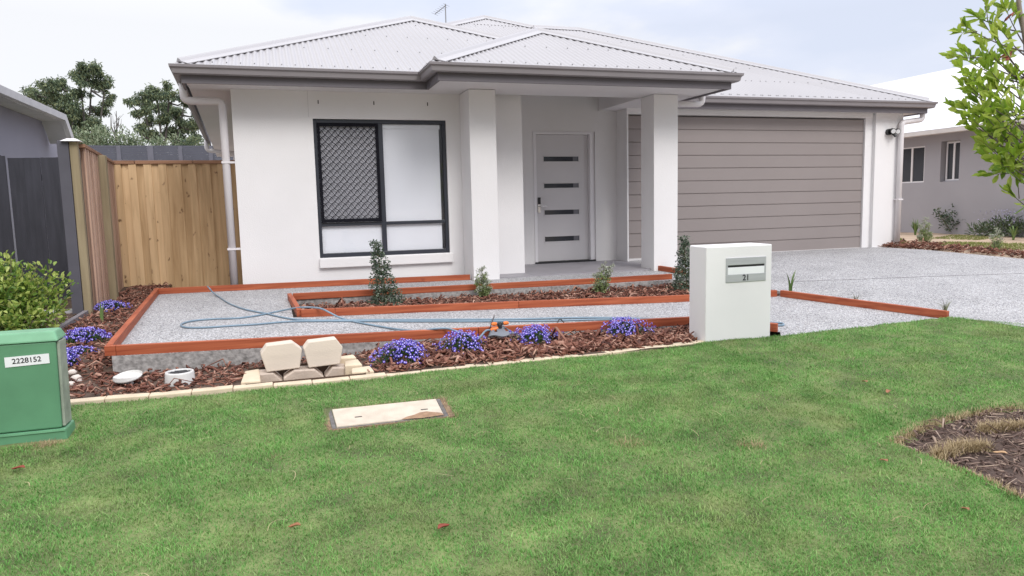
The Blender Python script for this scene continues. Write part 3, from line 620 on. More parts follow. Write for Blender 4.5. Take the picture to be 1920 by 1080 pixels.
# corrugated roof: every slope a real corrugated sheet with screw heads
TP = 0.437; SL = math.sqrt(1+TP*TP)
def slope(mb, ex, ey, ez, edir, udir, u0, u1, lo, hi, fine=True, screws=True):
    e_ = Vector(edir); up = Vector((udir[0], udir[1], TP)); nn = e_.cross(up).normalized()
    if nn.z < 0: nn = -nn
    P0 = Vector((ex, ey, ez)); du = 0.076/6 if fine else 0.076/3; n = int((u1-u0)/du); prev = None
    for k in range(n+1):
        u = u0+k*du; h = 0.009*math.cos(2*math.pi*u/0.076); a = max(lo(u), 0); b_ = hi(u)
        if b_ <= a+0.02: prev = None; continue
        A = P0+e_*u+up*a+nn*h; Bq = P0+e_*u+up*b_+nn*h
        if prev is not None: mb.add([prev[0], A, Bq, prev[1]], [(0, 1, 2, 3)], 0)
        prev = (A, Bq)
    if screws:
        k = 0; u = math.ceil(u0/0.152)*0.152
        while u < u1:
            for r_ in (0.11, 1.0, 1.9, 2.8, 3.7, 4.6):
                if max(lo(u), 0)+0.03 < r_ < hi(u)-0.14 and (r_ < 0.2 or int(round(u/0.152)) % 2 == 0):
                    c = P0+e_*u+up*r_+nn*0.010; s = 0.006
                    mb.add([c+e_*(-s)-up*s, c+e_*s-up*s, c+e_*s+up*s, c-e_*s+up*s]+[q+nn*0.009 for q in (c-e_*s-up*s, c+e_*s-up*s, c+e_*s+up*s, c-e_*s+up*s)],
                           [(4, 5, 6, 7), (0, 1, 5, 4), (1, 2, 6, 5), (2, 3, 7, 6), (3, 0, 4, 7)], 1)
            u += 0.152
ZR = ZG-0.012
zero = lambda u: 0.0
def hiproof(mb, xl, xr, yf, yb, left=True, right=True, back=False, ulo=None, fine=True, leftclip=0.0):
    hw = (xr-xl)/2
    slope(mb, xl, yf, ZR, (1, 0, 0), (0, 1), 0, xr-xl, zero, lambda u: min(u, xr-xl-u), fine)
    if left: slope(mb, xl, yf, ZR, (0, 1, 0), (1, 0), leftclip, yb-yf, (lambda u: leftclip), lambda u: min(u, hw), False, False)
    if right: slope(mb, xr, yf, ZR, (0, 1, 0), (-1, 0), 0, yb-yf, zero, lambda u: min(u, hw), False, False)
mb = MB()
hiproof(mb, -0.606, 6.15, -0.606, 12.5)                                   # front left wing
hiproof(mb, 2.205, 6.435, -1.264, 3.6)                                    # porch
hiproof(mb, -0.60, 10.70, 0.62, 12.5, leftclip=3.40)                      # main roof
BH = 4.84
slope(mb, 5.9, 0.616, ZR, (1, 0, 0), (0, 1), 0, 5.94, zero, lambda u: min(BH, 5.94-u))           # garage front
slope(mb, 11.84, 0.616, ZR, (0, 1, 0), (-1, 0), 0, 2*BH, zero, lambda u: min(u, 2*BH-u), False, False)
slope(mb, 4.6, 0.616+2*BH, ZR, (1, 0, 0), (0, -1), 0, 7.24, zero, lambda u: min(BH, 7.24-u), False, False)
roof = mb.build('roof', [roof_m, screw_m], house, smooth=True)
def cap(mb, a, b_, n1, n2):
    a = Vector(a); b_ = Vector(b_); h = (b_-a).normalized(); n1 = Vector(n1).normalized(); n2 = Vector(n2).normalized()
    l1 = h.cross(n1).normalized(); l2 = h.cross(n2).normalized()
    if l1.z > 0 or (abs(l1.z) < 1e-6): l1 = -l1
    if l2.z > 0: l2 = -l2
    if l1.dot(n2) < 0: pass
    mid = (n1+n2).normalized(); W_ = 0.135
    def ring(p):
        return [p+l1*W_+n1*0.010, p+l1*W_+n1*0.018, p+l1*0.035+n1*0.022, p+mid*0.045+l1*0.016, p+mid*0.053, p+mid*0.045+l2*0.016, p+l2*0.035+n2*0.022, p+l2*W_+n2*0.018, p+l2*W_+n2*0.010, p+mid*0.012]
    mb.sweep([ring(a), ring(b_)], None)
nF, nL, nR, nB = (0, -TP, 1), (-TP, 0, 1), (TP, 0, 1), (0, TP, 1)
mb = MB(); h = 3.378
cap(mb, (-0.50, -0.50, ZR+0.10*TP), (2.772, 2.772, ZR+h*TP), nL, nF); cap(mb, (6.05, -0.506, ZR+0.1*TP), (2.772, 2.772, ZR+h*TP), nF, nR)
cap(mb, (2.772, 2.772, ZR+h*TP), (2.772, 4.6, ZR+h*TP), nL, nR)
h = 2.115
cap(mb, (2.305, -1.164, ZR+0.1*TP), (4.32, 0.851, ZR+h*TP), nL, nF); cap(mb, (6.335, -1.164, ZR+0.1*TP), (4.32, 0.851, ZR+h*TP), nF, nR)
cap(mb, (4.32, 0.851, ZR+h*TP), (4.32, 2.9, ZR+h*TP), nL, nR)
h = 5.65
cap(mb, (2.8, 4.02, ZR+3.4*TP), (5.05, 6.27, ZR+h*TP), nL, nF); cap(mb, (5.9, 5.42, ZR+4.8*TP), (5.05, 6.27, ZR+h*TP), nF, nR); cap(mb, (5.05, 6.27, ZR+h*TP), (5.05, 12.5, ZR+h*TP), nL, nR)
cap(mb, (11.74, 0.716, ZR+0.1*TP), (7.0, 5.456, ZR+BH*TP), nF, nR); cap(mb, (5.86, 5.456, ZR+BH*TP), (7.0, 5.456, ZR+BH*TP), nF, nB); cap(mb, (11.84, 10.296, ZR), (7.0, 5.456, ZR+BH*TP), nR, nB)
mb.build('ridge_cap', cap_m, roof)
# window with security mesh, blind and sill
win = MB(); f = win.box; y0, y1 = 0.035, 0.105
f(WX0, WX0+0.045, y0, y1, WZ0, WZ1); f(WX1-0.045, WX1, y0, y1, WZ0, WZ1); f(WX0+0.045, WX1-0.045, y0, y1, WZ1-0.05, WZ1); f(WX0+0.045, WX1-0.045, y0, y1, WZ0, WZ0+0.055)
f(WXM-0.03, WXM+0.03, y0+0.004, y1, WZ0+0.055, WZ1-0.05); f(WX0+0.045, WXM-0.03, y0+0.006, y1, WZT-0.022, WZT+0.022); f(WXM+0.03, WX1-0.045, y0+0.006, y1, WZT-0.022, WZT+0.022)
sx0, sx1, sz0, sz1 = WX0+0.047, WXM-0.032, WZT+0.026, WZ1-0.052
window = win.build('window', frame_m, house, bevel=0.004)
mb = MB(); f = mb.box
f(sx0, sx0+0.035, 0.016, 0.034, sz0, sz1); f(sx1-0.035, sx1, 0.016, 0.034, sz0, sz1); f(sx0+0.035, sx1-0.035, 0.016, 0.034, sz1-0.04, sz1); f(sx0+0.035, sx1-0.035, 0.016, 0.034, sz0, sz0+0.045)
gx0, gx1, gz0, gz1 = sx0+0.03, sx1-0.03, sz0+0.04, sz1-0.035; st = 0.083; asp = 1.02
def clipd(x0, z0, sgn):      # a wavy diagonal rod of the diamond grille
    pts = []
    for k in range(0, 400):
        t_ = k*0.0105; x = x0+sgn*t_; z = z0+t_*asp+0.006*math.sin(2*math.pi*t_/(st/1.0))
        if gx0 <= x <= gx1 and gz0 <= z <= gz1: pts.append((x, 0.024+0.003*sgn, z))
    return pts
for k in range(-30, 40):
    for sgn in (1, -1):
        pts = clipd((gx0 if sgn > 0 else gx1)+sgn*k*st, gz0, sgn) if k >= 0 else clipd((gx0 if sgn > 0 else gx1), gz0-k*st*asp, sgn)
        if len(pts) > 2: mb.tube(pts, 0.0055, 4, 0, False)
mb.build('security_grille', M('black_grille', (0.012, 0.012, 0.016), 0.9, spec=0.05), window)
MB().box(sx0+0.03, sx1-0.03, 0.055, 0.06, sz0+0.04, sz1-0.035).build('fly_screen', screen_m, window)
for a, b_, c, d in ((WXM+0.03, WX1-0.045, WZT+0.022, WZ1-0.05), (WX0+0.045, WXM-0.03, WZ0+0.055, WZT-0.022), (WXM+0.03, WX1-0.045, WZ0+0.055, WZT-0.022)):
    MB().box(a+0.001, b_-0.001, 0.062, 0.066, c+0.001, d-0.001).build('pane', glass_m, window)
mb = MB(); mb.box(WXM+0.032, WX1-0.085, 0.085, 0.088, WZ0+0.056, WZ1-0.11); mb.box(WX0+0.047, WXM-0.032, 0.085, 0.088, WZ0+0.056, WZ1-0.1); mb.box(WXM+0.032, WX1-0.075, 0.072, 0.11, WZ1-0.11, WZ1-0.055)
mb.build('roller_blind', blind_m, window)
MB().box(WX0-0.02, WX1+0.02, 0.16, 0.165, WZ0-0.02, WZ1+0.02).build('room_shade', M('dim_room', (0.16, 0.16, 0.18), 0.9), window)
MB().box(0.945, 2.71, -0.055, 0.036, 0.172, 0.296).build('window_sill', wall_m, house, bevel=0.008)
# front door
df = MB(); f = df.box
f(DX0-0.05, DX0, B-0.012, B+0.09, -0.03, 2.035); f(DX1, DX1+0.05, B-0.012, B+0.09, -0.03, 2.035); f(DX0-0.05, DX1+0.05, B-0.012, B+0.09, 2.035, 2.075); f(DX1+0.05, DX1+0.10, B+0.03, B+0.1, -0.03, 2.075)
df.build('door_frame', trim_m, house, bevel=0.004)
mb = MB(); ys = (1.41, 1.45); zs_ = (0.0, 0.31, 0.405, 0.745, 0.835, 1.175, 1.262, 1.60, 1.693, 2.03); dx0, dx1 = 4.578, 5.20
mb.box(DX0+0.003, dx0, *ys, 0.0, 2.03); mb.box(dx1, DX1-0.003, *ys, 0.0, 2.03)
for a, b_ in ((0, 1), (2, 3), (4, 5), (6, 7), (8, 9)): mb.box(dx0, dx1, *ys, zs_[a], zs_[b_])
door = mb.build('front_door', door_m, house)
MB().box(DX0-0.05, DX1+0.08, 1.30, 1.405, -0.031, -0.004).build('door_step', dark_m, door)
for k in (1, 3, 5, 7):
    MB().box(dx0, dx1, 1.425, 1.435, zs_[k], zs_[k+1]).build('glass_strip', glassdark_m, door)
    mb = MB(); z0, z1 = zs_[k], zs_[k+1]
    mb.box(dx0, dx1, 1.404, 1.412, z1-0.008, z1+0.006); mb.box(dx0, dx1, 1.404, 1.412, z0-0.006, z0+0.008); mb.box(dx0-0.006, dx0+0.008, 1.404, 1.412, z0-0.006, z1+0.006); mb.box(dx1-0.008, dx1+0.006, 1.404, 1.412, z0-0.006, z1+0.006)
    mb.build('glass_bead', door_m, door)
    MB().box(dx1-0.10, dx1-0.012, 1.420, 1.424, z0+0.006, z1-0.006).build('frosted_corner', M('smoky_glass', (0.16, 0.16, 0.18), 0.25), door)
mb = MB(); mb.box(4.468, 4.512, 1.385, 1.41, 0.79, 1.03); mb.tube([(4.49, 1.39, 0.895), (4.49, 1.35, 0.895), (4.50, 1.338, 0.895), (4.60, 1.338, 0.893)], 0.011, 10)
h = mb.build('handle', chrome_m, door, bevel=0.003)
MB().box(4.466, 4.514, 1.376, 1.384, 0.925, 1.035).build('keypad', black_m, h, bevel=0.003)
# garage door: eleven pressed planks
mb = MB(); z = 0.0; H = 2.315/11.0
prof = []
for k in range(11):
    z0 = k*H; prof += [(1.035, z0+0.0), (1.022, z0+0.010), (1.022, z0+H-0.006), (1.035, z0+H-0.003)]
prof = prof+[(1.06, 2.315), (1.06, 0.0)]
mb.sweep([[(GX0+0.005, y, z-0.012) for y, z in prof], [(GX1-0.004, y, z-0.012) for y, z in prof]], None)
gd = mb.build('garage_door', garage_m, house)
MB().box(GX0+0.005, GX1, 1.012, 1.034, -0.03, 0.006).build('door_seal', M('pale_door_seal', (0.62, 0.60, 0.60), 0.7), gd)
# downpipes
def pipe(pts, r, brackets=()):
    q = []
    for i, p in enumerate(pts):
        p = Vector(p)
        if 0 < i < len(pts)-1:
            a = (Vector(pts[i-1])-p); b_ = (Vector(pts[i+1])-p); k = min(0.07, a.length*0.45, b_.length*0.45); a.normalize(); b_.normalize()
            for t_ in (0, 0.25, 0.5, 0.75, 1): q.append((p+a*k)*(1-t_)**2+p*2*t_*(1-t_)+(p+b_*k)*t_*t_)
        else: q.append(p)
    o = MB().tube(q, r, 14).build('downpipe', pipe_m, house, smooth=True)
    for (bx, by, bz, wx, wy) in brackets:
        MB().box(bx-r*1.1, wx, by-r*1.08, wy, bz-0.012, bz+0.012).build('bracket', pipe_m, o)
    return o
pipe([(-0.535, 0.06, 2.50), (-0.535, 0.06, 2.27), (-0.105, 0.06, 2.27), (-0.105, 0.06, -0.05)], 0.047, [(-0.105, 0.06, 1.53, 0.02, 0.09), (-0.105, 0.06, 0.46, 0.02, 0.09)])
pipe([(-0.92, 7.8, 2.50), (-0.92, 7.8, 2.27), (-0.34, 7.8, 2.20), (-0.34, 7.8, -0.05)], 0.047)
pipe([(11.77, 0.86, 2.50), (11.77, 0.86, 2.30), (11.29, 0.86, 2.24), (11.29, 0.86, -0.05)], 0.047, [(11.29, 0.86, 0.86, 11.345, 0.94)])
pipe([(6.385, -0.35, 2.50), (6.385, -0.35, 2.31), (5.89, -0.35, 2.30)], 0.045)
# floodlight with two heads on the pier
mb = MB(); mb.tube([(11.05, 0.93, 2.075), (11.05, 0.875, 2.075)], 0.055, 16); mb.tube([(11.07, 0.89, 2.075), (11.15, 0.84, 2.09)], 0.013, 8)
fl = mb.build('floodlight', black_m, house)
for hx, hz in ((11.075, 2.10), (11.18, 2.095)):
    a = Vector((hx, 0.86, hz)); d = Vector((-0.32, -0.75, -0.25)).normalized()
    hd = MB().tube([a-d*0.03, a, a+d*0.07], [0.022, 0.042, 0.050], 14).build('lamp_head', black_m, fl)
    MB().tube([a+d*0.071, a+d*0.076], 0.040, 14).build('lens', lens_m, hd)
mb = MB(); mb.tube([(11.07, 0.875, 2.05), (11.10, 0.82, 2.02), (11.10, 0.80, 1.985)], [0.012, 0.026, 0.022], 10); mb.build('sensor', black_m, fl)
# television antenna
mb = MB(); mb.tube([(4.602, 8.0, 4.9), (4.602, 8.0, 5.75)], 0.014, 6); mb.tube([(4.62, 7.98, 5.72), (4.38, 8.2, 5.55)], 0.010, 5)
for k in range(7):
    c = Vector((4.62, 7.98, 5.72)).lerp(Vector((4.38, 8.2, 5.55)), k/6); mb.tube([c+Vector((-0.10, -0.11, 0.0)), c+Vector((0.10, 0.11, 0.0))], 0.004, 4)
mb.build('antenna', M('antenna_alloy', (0.25, 0.25, 0.26), 0.4), house)
# ------------------------------------------------------------------ stained edging boards
EDGE_G = 'red stained timber edging boards round the path'
def edging(a, b_, label, zf=zpath, off=0.0, h=0.070, t_=0.045, mat=None):
    c = (a[0], a[1], zf(*a)+off); ln = math.hypot(b_[0]-a[0], b_[1]-a[1])
    d = ((b_[0]-a[0])/ln, (b_[1]-a[1])/ln); q = (-d[1]*t_/2, d[0]*t_/2); n = max(1, int(ln/0.4)); rings = []
    for i in range(n+1):
        x = a[0]+(b_[0]-a[0])*i/n; y = a[1]+(b_[1]-a[1])*i/n; z = zf(x, y)+off; wv = 0.004*math.sin(i*1.7+ln*9)
        rings.append([(x-q[0]+wv*q[0]*8, y-q[1]+wv*q[1]*8, z), (x+q[0]+wv*q[0]*8, y+q[1]+wv*q[1]*8, z), (x+q[0]+wv*q[0]*8, y+q[1]+wv*q[1]*8, z+h), (x-q[0]+wv*q[0]*8, y-q[1]+wv*q[1]*8, z+h)])
    o = MB().sweep(rings, None).build('timber_edging', mat or (stain_m if abs(d[0]) > 0.5 else stain2_m), None, c, bevel=0.003)
    return tag(o, label, 'edging board', EDGE_G)
edging((-0.965, -0.115), (-0.715, -4.07), 'red stained timber board along the left side of the path beside the mulch')
edging((-0.735, -4.118), (-0.665, -4.118), 'short red timber block closing the front left corner of the path')
edging((-0.663, -4.118), (1.93, -4.125), 'long red stained board behind the stacked sandstone blocks')
edging((1.934, -4.125), (3.93, -4.125), 'red stained board behind the purple flowers, ending at the white letterbox')
edging((3.97, -4.14), (4.43, -4.60), 'short red timber sticking out behind the right side of the white letterbox', t_=0.06)
edging((-0.94, -0.175), (2.84, -0.40), 'red stained board along the foot of the house wall below the window')
edging((0.535, -1.40), (0.60, -2.70), 'short red board closing the left end of the garden bed')
edging((0.615, -2.725), (0.92, -2.74), 'short length of red board at the front left corner of the garden bed')
edging((0.923, -2.74), (2.70, -2.84), 'red stained board along the front of the garden bed before the clipped cone shrub')
edging((2.703, -2.84), (5.63, -3.03), 'long red stained board along the front of the garden bed, running behind the letterbox')
edging((0.57, -1.43), (5.30, -1.36), 'red stained board along the back edge of the garden bed')
edging((5.60, -0.46), (5.70, -1.02), 'short red board running forward from the right porch column')
edging((5.675, -3.06), (6.17, -4.72), 'red stained board on the right between the path apron and the driveway')

# ------------------------------------------------------------------ cream kerb along the lawn
KG = 'cream concrete kerb blocks along the lawn edge'
ks = np.arange(-1.30, 3.50, 0.238)
ordn = 'first second third fourth fifth sixth seventh eighth ninth tenth eleventh twelfth thirteenth fourteenth fifteenth sixteenth seventeenth eighteenth nineteenth twentieth twentyfirst twentysecond'.split()
vis = 0
for k, x in enumerate(ks):
    jit = rng.normal(0, 0.003, 3); x1 = x+0.235; fa, fb_ = yk(x)+0.012, yk(x1)+0.012; top = zlawn(x, fa)+(0.021 if x < 0.2 else 0.019 if x < 1 else 0.010)+jit[0]*0.6; top2 = zlawn(x1, fb_)+(0.021 if x < 0.2 else 0.019 if x < 1 else 0.010)+jit[1]*0.6
    o = MB().hexa([(x, fa, -0.30), (x1, fb_, -0.30), (x1, fb_+0.085, -0.30), (x, fa+0.085, -0.30), (x, fa+0.004, top), (x1, fb_+0.004, top2), (x1, fb_+0.085, top2), (x, fa+0.085, top)]
                  ).build('kerb_block', cream_m, None, (x, fa, -0.26), bevel=0.006)
    if x1 < -0.66: lab = 'cream kerb block tucked behind the green service cabinet'
    else:
        lab = f'cream concrete kerb block, {ordn[vis]} along the lawn edge counting right from the green cabinet'; vis += 1
    tag(o, lab, 'kerb block', KG)
for (x0, x1, y0, y1, z1, lab) in ((0.17, 0.29, -4.875, -4.54, -0.140, 'rough cream concrete block across the mulch at the left end of the stone pit'),
                                  (0.83, 0.95, -4.72, -4.56, -0.126, 'rough cream concrete block behind the right end of the stone pit'),
                                  (0.86, 1.01, -4.875, -4.74, -0.142, 'broken cream block beside the kerb at the right end of the stone pit'),
                                  (0.78, 0.93, -4.53, -4.45, -0.112, 'flat cream block against the slab right of the upper sandstone blocks')):
    o = MB().hexa([(x0, y0, -0.4), (x1, y0+0.01, -0.4), (x1-0.01, y1, -0.4), (x0+0.01, y1, -0.4), (x0, y0, z1), (x1, y0+0.01, z1-0.006), (x1-0.015, y1, z1+0.006), (x0+0.012, y1-0.01, z1)]).build('concrete_block', cream_m, None, (x0, y0, -0.4), bevel=0.008)
    tag(o, lab, 'concrete block', 'loose cream blocks round the stone pit')
# ------------------------------------------------------------------ sandstone blocks
def stone(pts, y, dep, back, mat, label, tilt=0.0):
    c = (sum(p[0] for p in pts)/len(pts), y+dep/2, min(p[1] for p in pts)); n = len(pts); A = [(p[0], y+tilt*(p[1]-c[2]), p[1]) for p in pts]
    cx, cz = c[0], sum(p[1] for p in pts)/n
    Bk = [(cx+(p[0]-cx)*0.985+back[0], y+dep+tilt*(p[1]-c[2]), cz+(p[1]-cz)*0.985+back[1]) for p in pts]
    fr = [(cx+(p[0]-cx)*0.985, p_[1]-0.004, cz+(p[1]-cz)*0.985) for p, p_ in zip(pts, A)]
    o = MB(); o.add(A+Bk, [tuple(range(n)), tuple(range(n, 2*n))[::-1]]+[(i, n+i, n+(i+1) % n, (i+1) % n) for i in range(n)])
    o = o.build('sandstone_block', mat, None, c, bevel=0.007)
    return tag(o, label, 'stone block', 'octagonal sandstone blocks stacked by the path')
stone([(0.325, -0.139), (0.538, -0.130), (0.560, -0.003), (0.502, 0.047), (0.333, 0.038), (0.292, -0.017)], -4.66, 0.12, (-0.008, 0.0), sand_m, 'upper left sandstone block of the stack, narrow foot and clipped shoulders', 0.10)
stone([(0.596, -0.134), (0.803, -0.126), (0.829, -0.012), (0.788, 0.049), (0.603, 0.040), (0.568, -0.003)], -4.66, 0.12, (-0.004, 0.0), sand_m, 'upper right sandstone block of the stack, leaning on its neighbour', 0.10)
stone([(0.24, -0.40), (0.40, -0.40), (0.424, -0.33), (0.424, -0.206), (0.367, -0.146), (0.255, -0.142), (0.22, -0.2)], -4.68, 0.16, (0, 0), sand_old_m, 'lower left sandstone block half hidden in the pit')
stone([(0.455, -0.40), (0.665, -0.40), (0.69, -0.33), (0.692, -0.200), (0.632, -0.143), (0.502, -0.138), (0.428, -0.182), (0.428, -0.33)], -4.69, 0.16, (0, 0), sand_old_m, 'lower middle sandstone block carrying the two upper blocks')
stone([(0.735, -0.40), (0.84, -0.40), (0.862, -0.2), (0.84, -0.150), (0.751, -0.142), (0.699, -0.203), (0.70, -0.33)], -4.685, 0.16, (0, 0), sand_old_m, 'lower right sandstone block with a brown stain in the pit')

# ------------------------------------------------------------------ letterbox
lb = thing('letterbox', (3.86, -4.72, -0.16), 'white rendered pillar letterbox with steel slot plate numbered 21', 'letterbox')
mb = MB(); x0, x1, y0, y1 = 3.566, 4.164, -4.85, -4.58
mb.hexa([(x0, y0, -0.3), (x1, y0, -0.3), (x1, y1, -0.3), (x0+0.02, y1, -0.3), (x0+0.002, y0, 0.577), (x1+0.004, y0, 0.577), (x1, y1, 0.577), (x0+0.02, y1, 0.577)])
mb.build('pillar', mail_m, lb, bevel=0.008)
px0, px1, pz0, pz1 = 3.743, 4.110, 0.292, 0.484; yf = y0-0.006
mb = MB(); f = mb.box
f(px0, px1, yf, y0+0.01, pz1-0.058, pz1); f(px0, px1, yf, y0+0.01, pz0, pz0+0.062); f(px0, px0+0.016, yf, y0+0.01, pz0+0.062, pz1-0.058); f(px1-0.016, px1, yf, y0+0.01, pz0+0.062, pz1-0.058)
pl = mb.build('slot_plate', steel_m, lb, bevel=0.002)
MB().box(px0+0.016, px1-0.016, y0-0.0015, y0+0.004, pz1-0.074, pz1-0.058).build('slot', black_m, pl)
o = MB().hexa([(px0+0.016, yf+0.001, pz0+0.062), (px1-0.016, yf+0.001, pz0+0.062), (px1-0.016, y0+0.004, pz0+0.062), (px0+0.016, y0+0.004, pz0+0.062),
               (px0+0.016, yf+0.001, pz1-0.0765), (px1-0.016, yf+0.001, pz1-0.0765), (px1-0.016, y0+0.004, pz1-0.0745), (px0+0.016, y0+0.004, pz1-0.0745)])
o.build('flap', M('bright_steel_flap', (0.86, 0.87, 0.89), 0.35, 0.03, 3), pl)
text_mesh('number', '21', 0.064, ink_m, pl, (3.924, yf-0.001, pz0+0.031), (1, 0, 0), (0, 0, 1))

# ------------------------------------------------------------------ green service cabinet
gc = thing('service_cabinet', (-0.90, -5.4, -0.2), 'green plastic service cabinet with white number sticker on the left lawn edge', 'cabinet')
def frus(mb, x0, x1, y0, y1, z0, X0, X1, Y0, Y1, z1): return mb.hexa([(x0, y0, z0), (x1, y0, z0), (x1, y1, z0), (x0, y1, z0), (X0, Y0, z1), (X1, Y0, z1), (X1, Y1, z1), (X0, Y1, z1)])
mb = MB(); frus(mb, -1.175, -0.672, -5.50, -5.345, -0.155, -1.155, -0.664, -5.50, -5.355, 0.298)
mb.build('body', green_m, gc, bevel=0.008)
mb = MB(); frus(mb, -0.6715, -0.658, -5.485, -5.36, -0.15, -0.6635, -0.650, -5.485, -5.365, 0.295); mb.build('side_panel', greyside_m, gc, bevel=0.003)
mb = MB(); frus(mb, -1.165, -0.648, -5.512, -5.335, 0.299, -1.135, -0.668, -5.478, -5.36, 0.350); mb.build('lid', green2_m, gc, bevel=0.010)
mb = MB(); frus(mb, -1.185, -0.640, -5.515, -5.335, -0.30, -1.18, -0.652, -5.512, -5.337, -0.158); mb.build('base', green_m, gc, bevel=0.008)
mb = MB(); mb.box(-1.18, -0.652, -5.519, -5.513, -0.168, -0.158); mb.build('base_lip', green2_m, gc)
st = MB().add([(-0.893, -5.5035, 0.182), (-0.697, -5.5035, 0.188), (-0.697, -5.5035, 0.238), (-0.893, -5.5035, 0.233), (-0.893, -5.5015, 0.182), (-0.697, -5.5015, 0.188), (-0.697, -5.5015, 0.238), (-0.893, -5.5015, 0.233)],
              [(0, 1, 2, 3), (7, 6, 5, 4), (0, 4, 5, 1), (1, 5, 6, 2), (2, 6, 7, 3), (3, 7, 4, 0)]).build('sticker', sticker_m, gc)
text_mesh('serial_number', '2228152', 0.037, ink_m, st, (-0.797, -5.5040, 0.211), (1, 0, 0.028), (-0.028, 0, 1), 0.001)

# ------------------------------------------------------------------ pit cover in the lawn, pipe fittings
pc = thing('pit_cover', (0.98, -5.64, -0.23), 'cream concrete service pit cover in a dark frame, set in the lawn', 'pit cover')
ctr = np.mean(PIT, 0)
def ringpts(k, dz): return [(ctr[0]+(p[0]-ctr[0])*k, ctr[1]+(p[1]-ctr[1])*k, zlawn(*p)+dz) for p in PIT]
def plate(o, i, z0, z1):
    a = ringpts(o, z0)[::-1]; b_ = ringpts(o, z1)[::-1]
    if i is None: return MB().hexa(a+b_)
    c = ringpts(i, z0)[::-1]; d = ringpts(i, z1)[::-1]; mb = MB()
    for k in range(4):
        n_ = (k+1) % 4; mb.hexa([a[k], a[n_], c[n_], c[k], b_[k], b_[n_], d[n_], d[k]])
    return mb
plate(1.03, 0.955, -0.10, 0.006).build('frame', M('grey_pit_frame', (0.13, 0.12, 0.115), 0.85, 0.3, 20), pc, bevel=0.003)
plate(1.13, 1.035, -0.1, 0.003).build('dirt_rim', M('brown_rim_dirt', (0.21, 0.135, 0.085), 0.95, 0.4, 30, 0.5, 60), pc)
lidm = plate(0.948, None, -0.08, 0.012).build('lid', M('pale_worn_concrete', (0.54, 0.465, 0.375), 0.88, 0.12, 12, 0.2, 120), pc, bevel=0.004)
def lid_at(u, v_):
    q = [np.array(p) for p in ringpts(0.9, 0.013)]; a = q[0]*(1-u)+q[1]*u; b_ = q[3]*(1-u)+q[2]*u; return a*(1-v_)+b_*v_
for u, v_ in ((0.20, 0.62), (0.86, 0.60)):
    a = lid_at(u-0.035, v_); b_ = lid_at(u+0.035, v_); MB().bar(a, b_, 0.012, 0.0015).build('lifting_slot', M('lid_slot', (0.10, 0.09, 0.08), 0.9), lidm)
# dirt spread over the front right of the lid
pts = [lid_at(u, v_) for u, v_ in ((0.60, 1.04), (0.66, 0.93), (0.74, 0.86), (0.80, 0.76), (0.87, 0.74), (0.93, 0.82), (1.01, 0.92), (1.03, 1.06), (0.8, 1.10))]; c = lid_at(0.86, 0.95)
mb = MB(); vs = [tuple(c+np.array([0, 0, 0.008]))]+[tuple(q+np.array([0, 0, 0.001])) for q in pts]; mb.add(vs, [(0, (k+1) % 9+1, k+1) for k in range(9)]); mb.build('dirt', M('brown_dirt', (0.30, 0.185, 0.115), 0.95, 0.25, 40), pc)
p = gp(240, 708, lambda x, y: -0.12)
dc = thing('drain_disc', (p[0], p[1], -0.16), 'flat white plastic drain cap on a short stem in the mulch', 'drain cover')
MB().tube([(p[0], p[1]-0.01, -0.20), (p[0], p[1]-0.01, -0.118)], [0.033, 0.03], 16).build('stem', pvc_m, dc)
MB().tube([(p[0], p[1], -0.118), (p[0]+0.0, p[1], -0.115), (p[0]-0.001, p[1]-0.002, -0.109), (p[0]-0.001, p[1]-0.002, -0.106)], [0.080, 0.088, 0.088, 0.083], 28).build('disc', pvc_m, dc)
p = gp(336, 716, lambda x, y: -0.152)
dp = thing('drain_pipe', (p[0], p[1], -0.16), 'white plastic pipe end with dark grate standing in the mulch', 'drain pipe')
mb = MB(); n = 28; ri, ro, z0, z1 = 0.074, 0.091, -0.22, -0.092; vs = []; fs = []
for k in range(n):
    a = 2*math.pi*k/n; c, s = math.cos(a), math.sin(a); y = p[1]+0.05
    vs += [(p[0]+c*(ro+0.004), y+s*(ro+0.004), z0), (p[0]+c*ro*0.97, y+s*ro*0.97, z1-0.01), (p[0]+c*ro*0.93, y+s*ro*0.93, z1), (p[0]+c*ri, y+s*ri, z1), (p[0]+c*ri, y+s*ri, z1-0.03)]
for k in range(n):
    k2 = (k+1) % n
    for j in range(4): fs.append((k*5+j, k2*5+j, k2*5+j+1, k*5+j+1))
mb.add(vs, fs); mb.build('collar', pvc_m, dp, smooth=True)
mb = MB(); mb.tube([(p[0], y, z1-0.028), (p[0], y, z1-0.020)], ri, 24)
for k in range(-3, 4):
    hw = math.sqrt(max(ri**2-(k*0.021)**2, 0))-0.002; mb.box(p[0]-hw, p[0]+hw, y+k*0.021-0.004, y+k*0.021+0.004, z1-0.020, z1-0.008)
mb.build('grate', grate_m, dp)
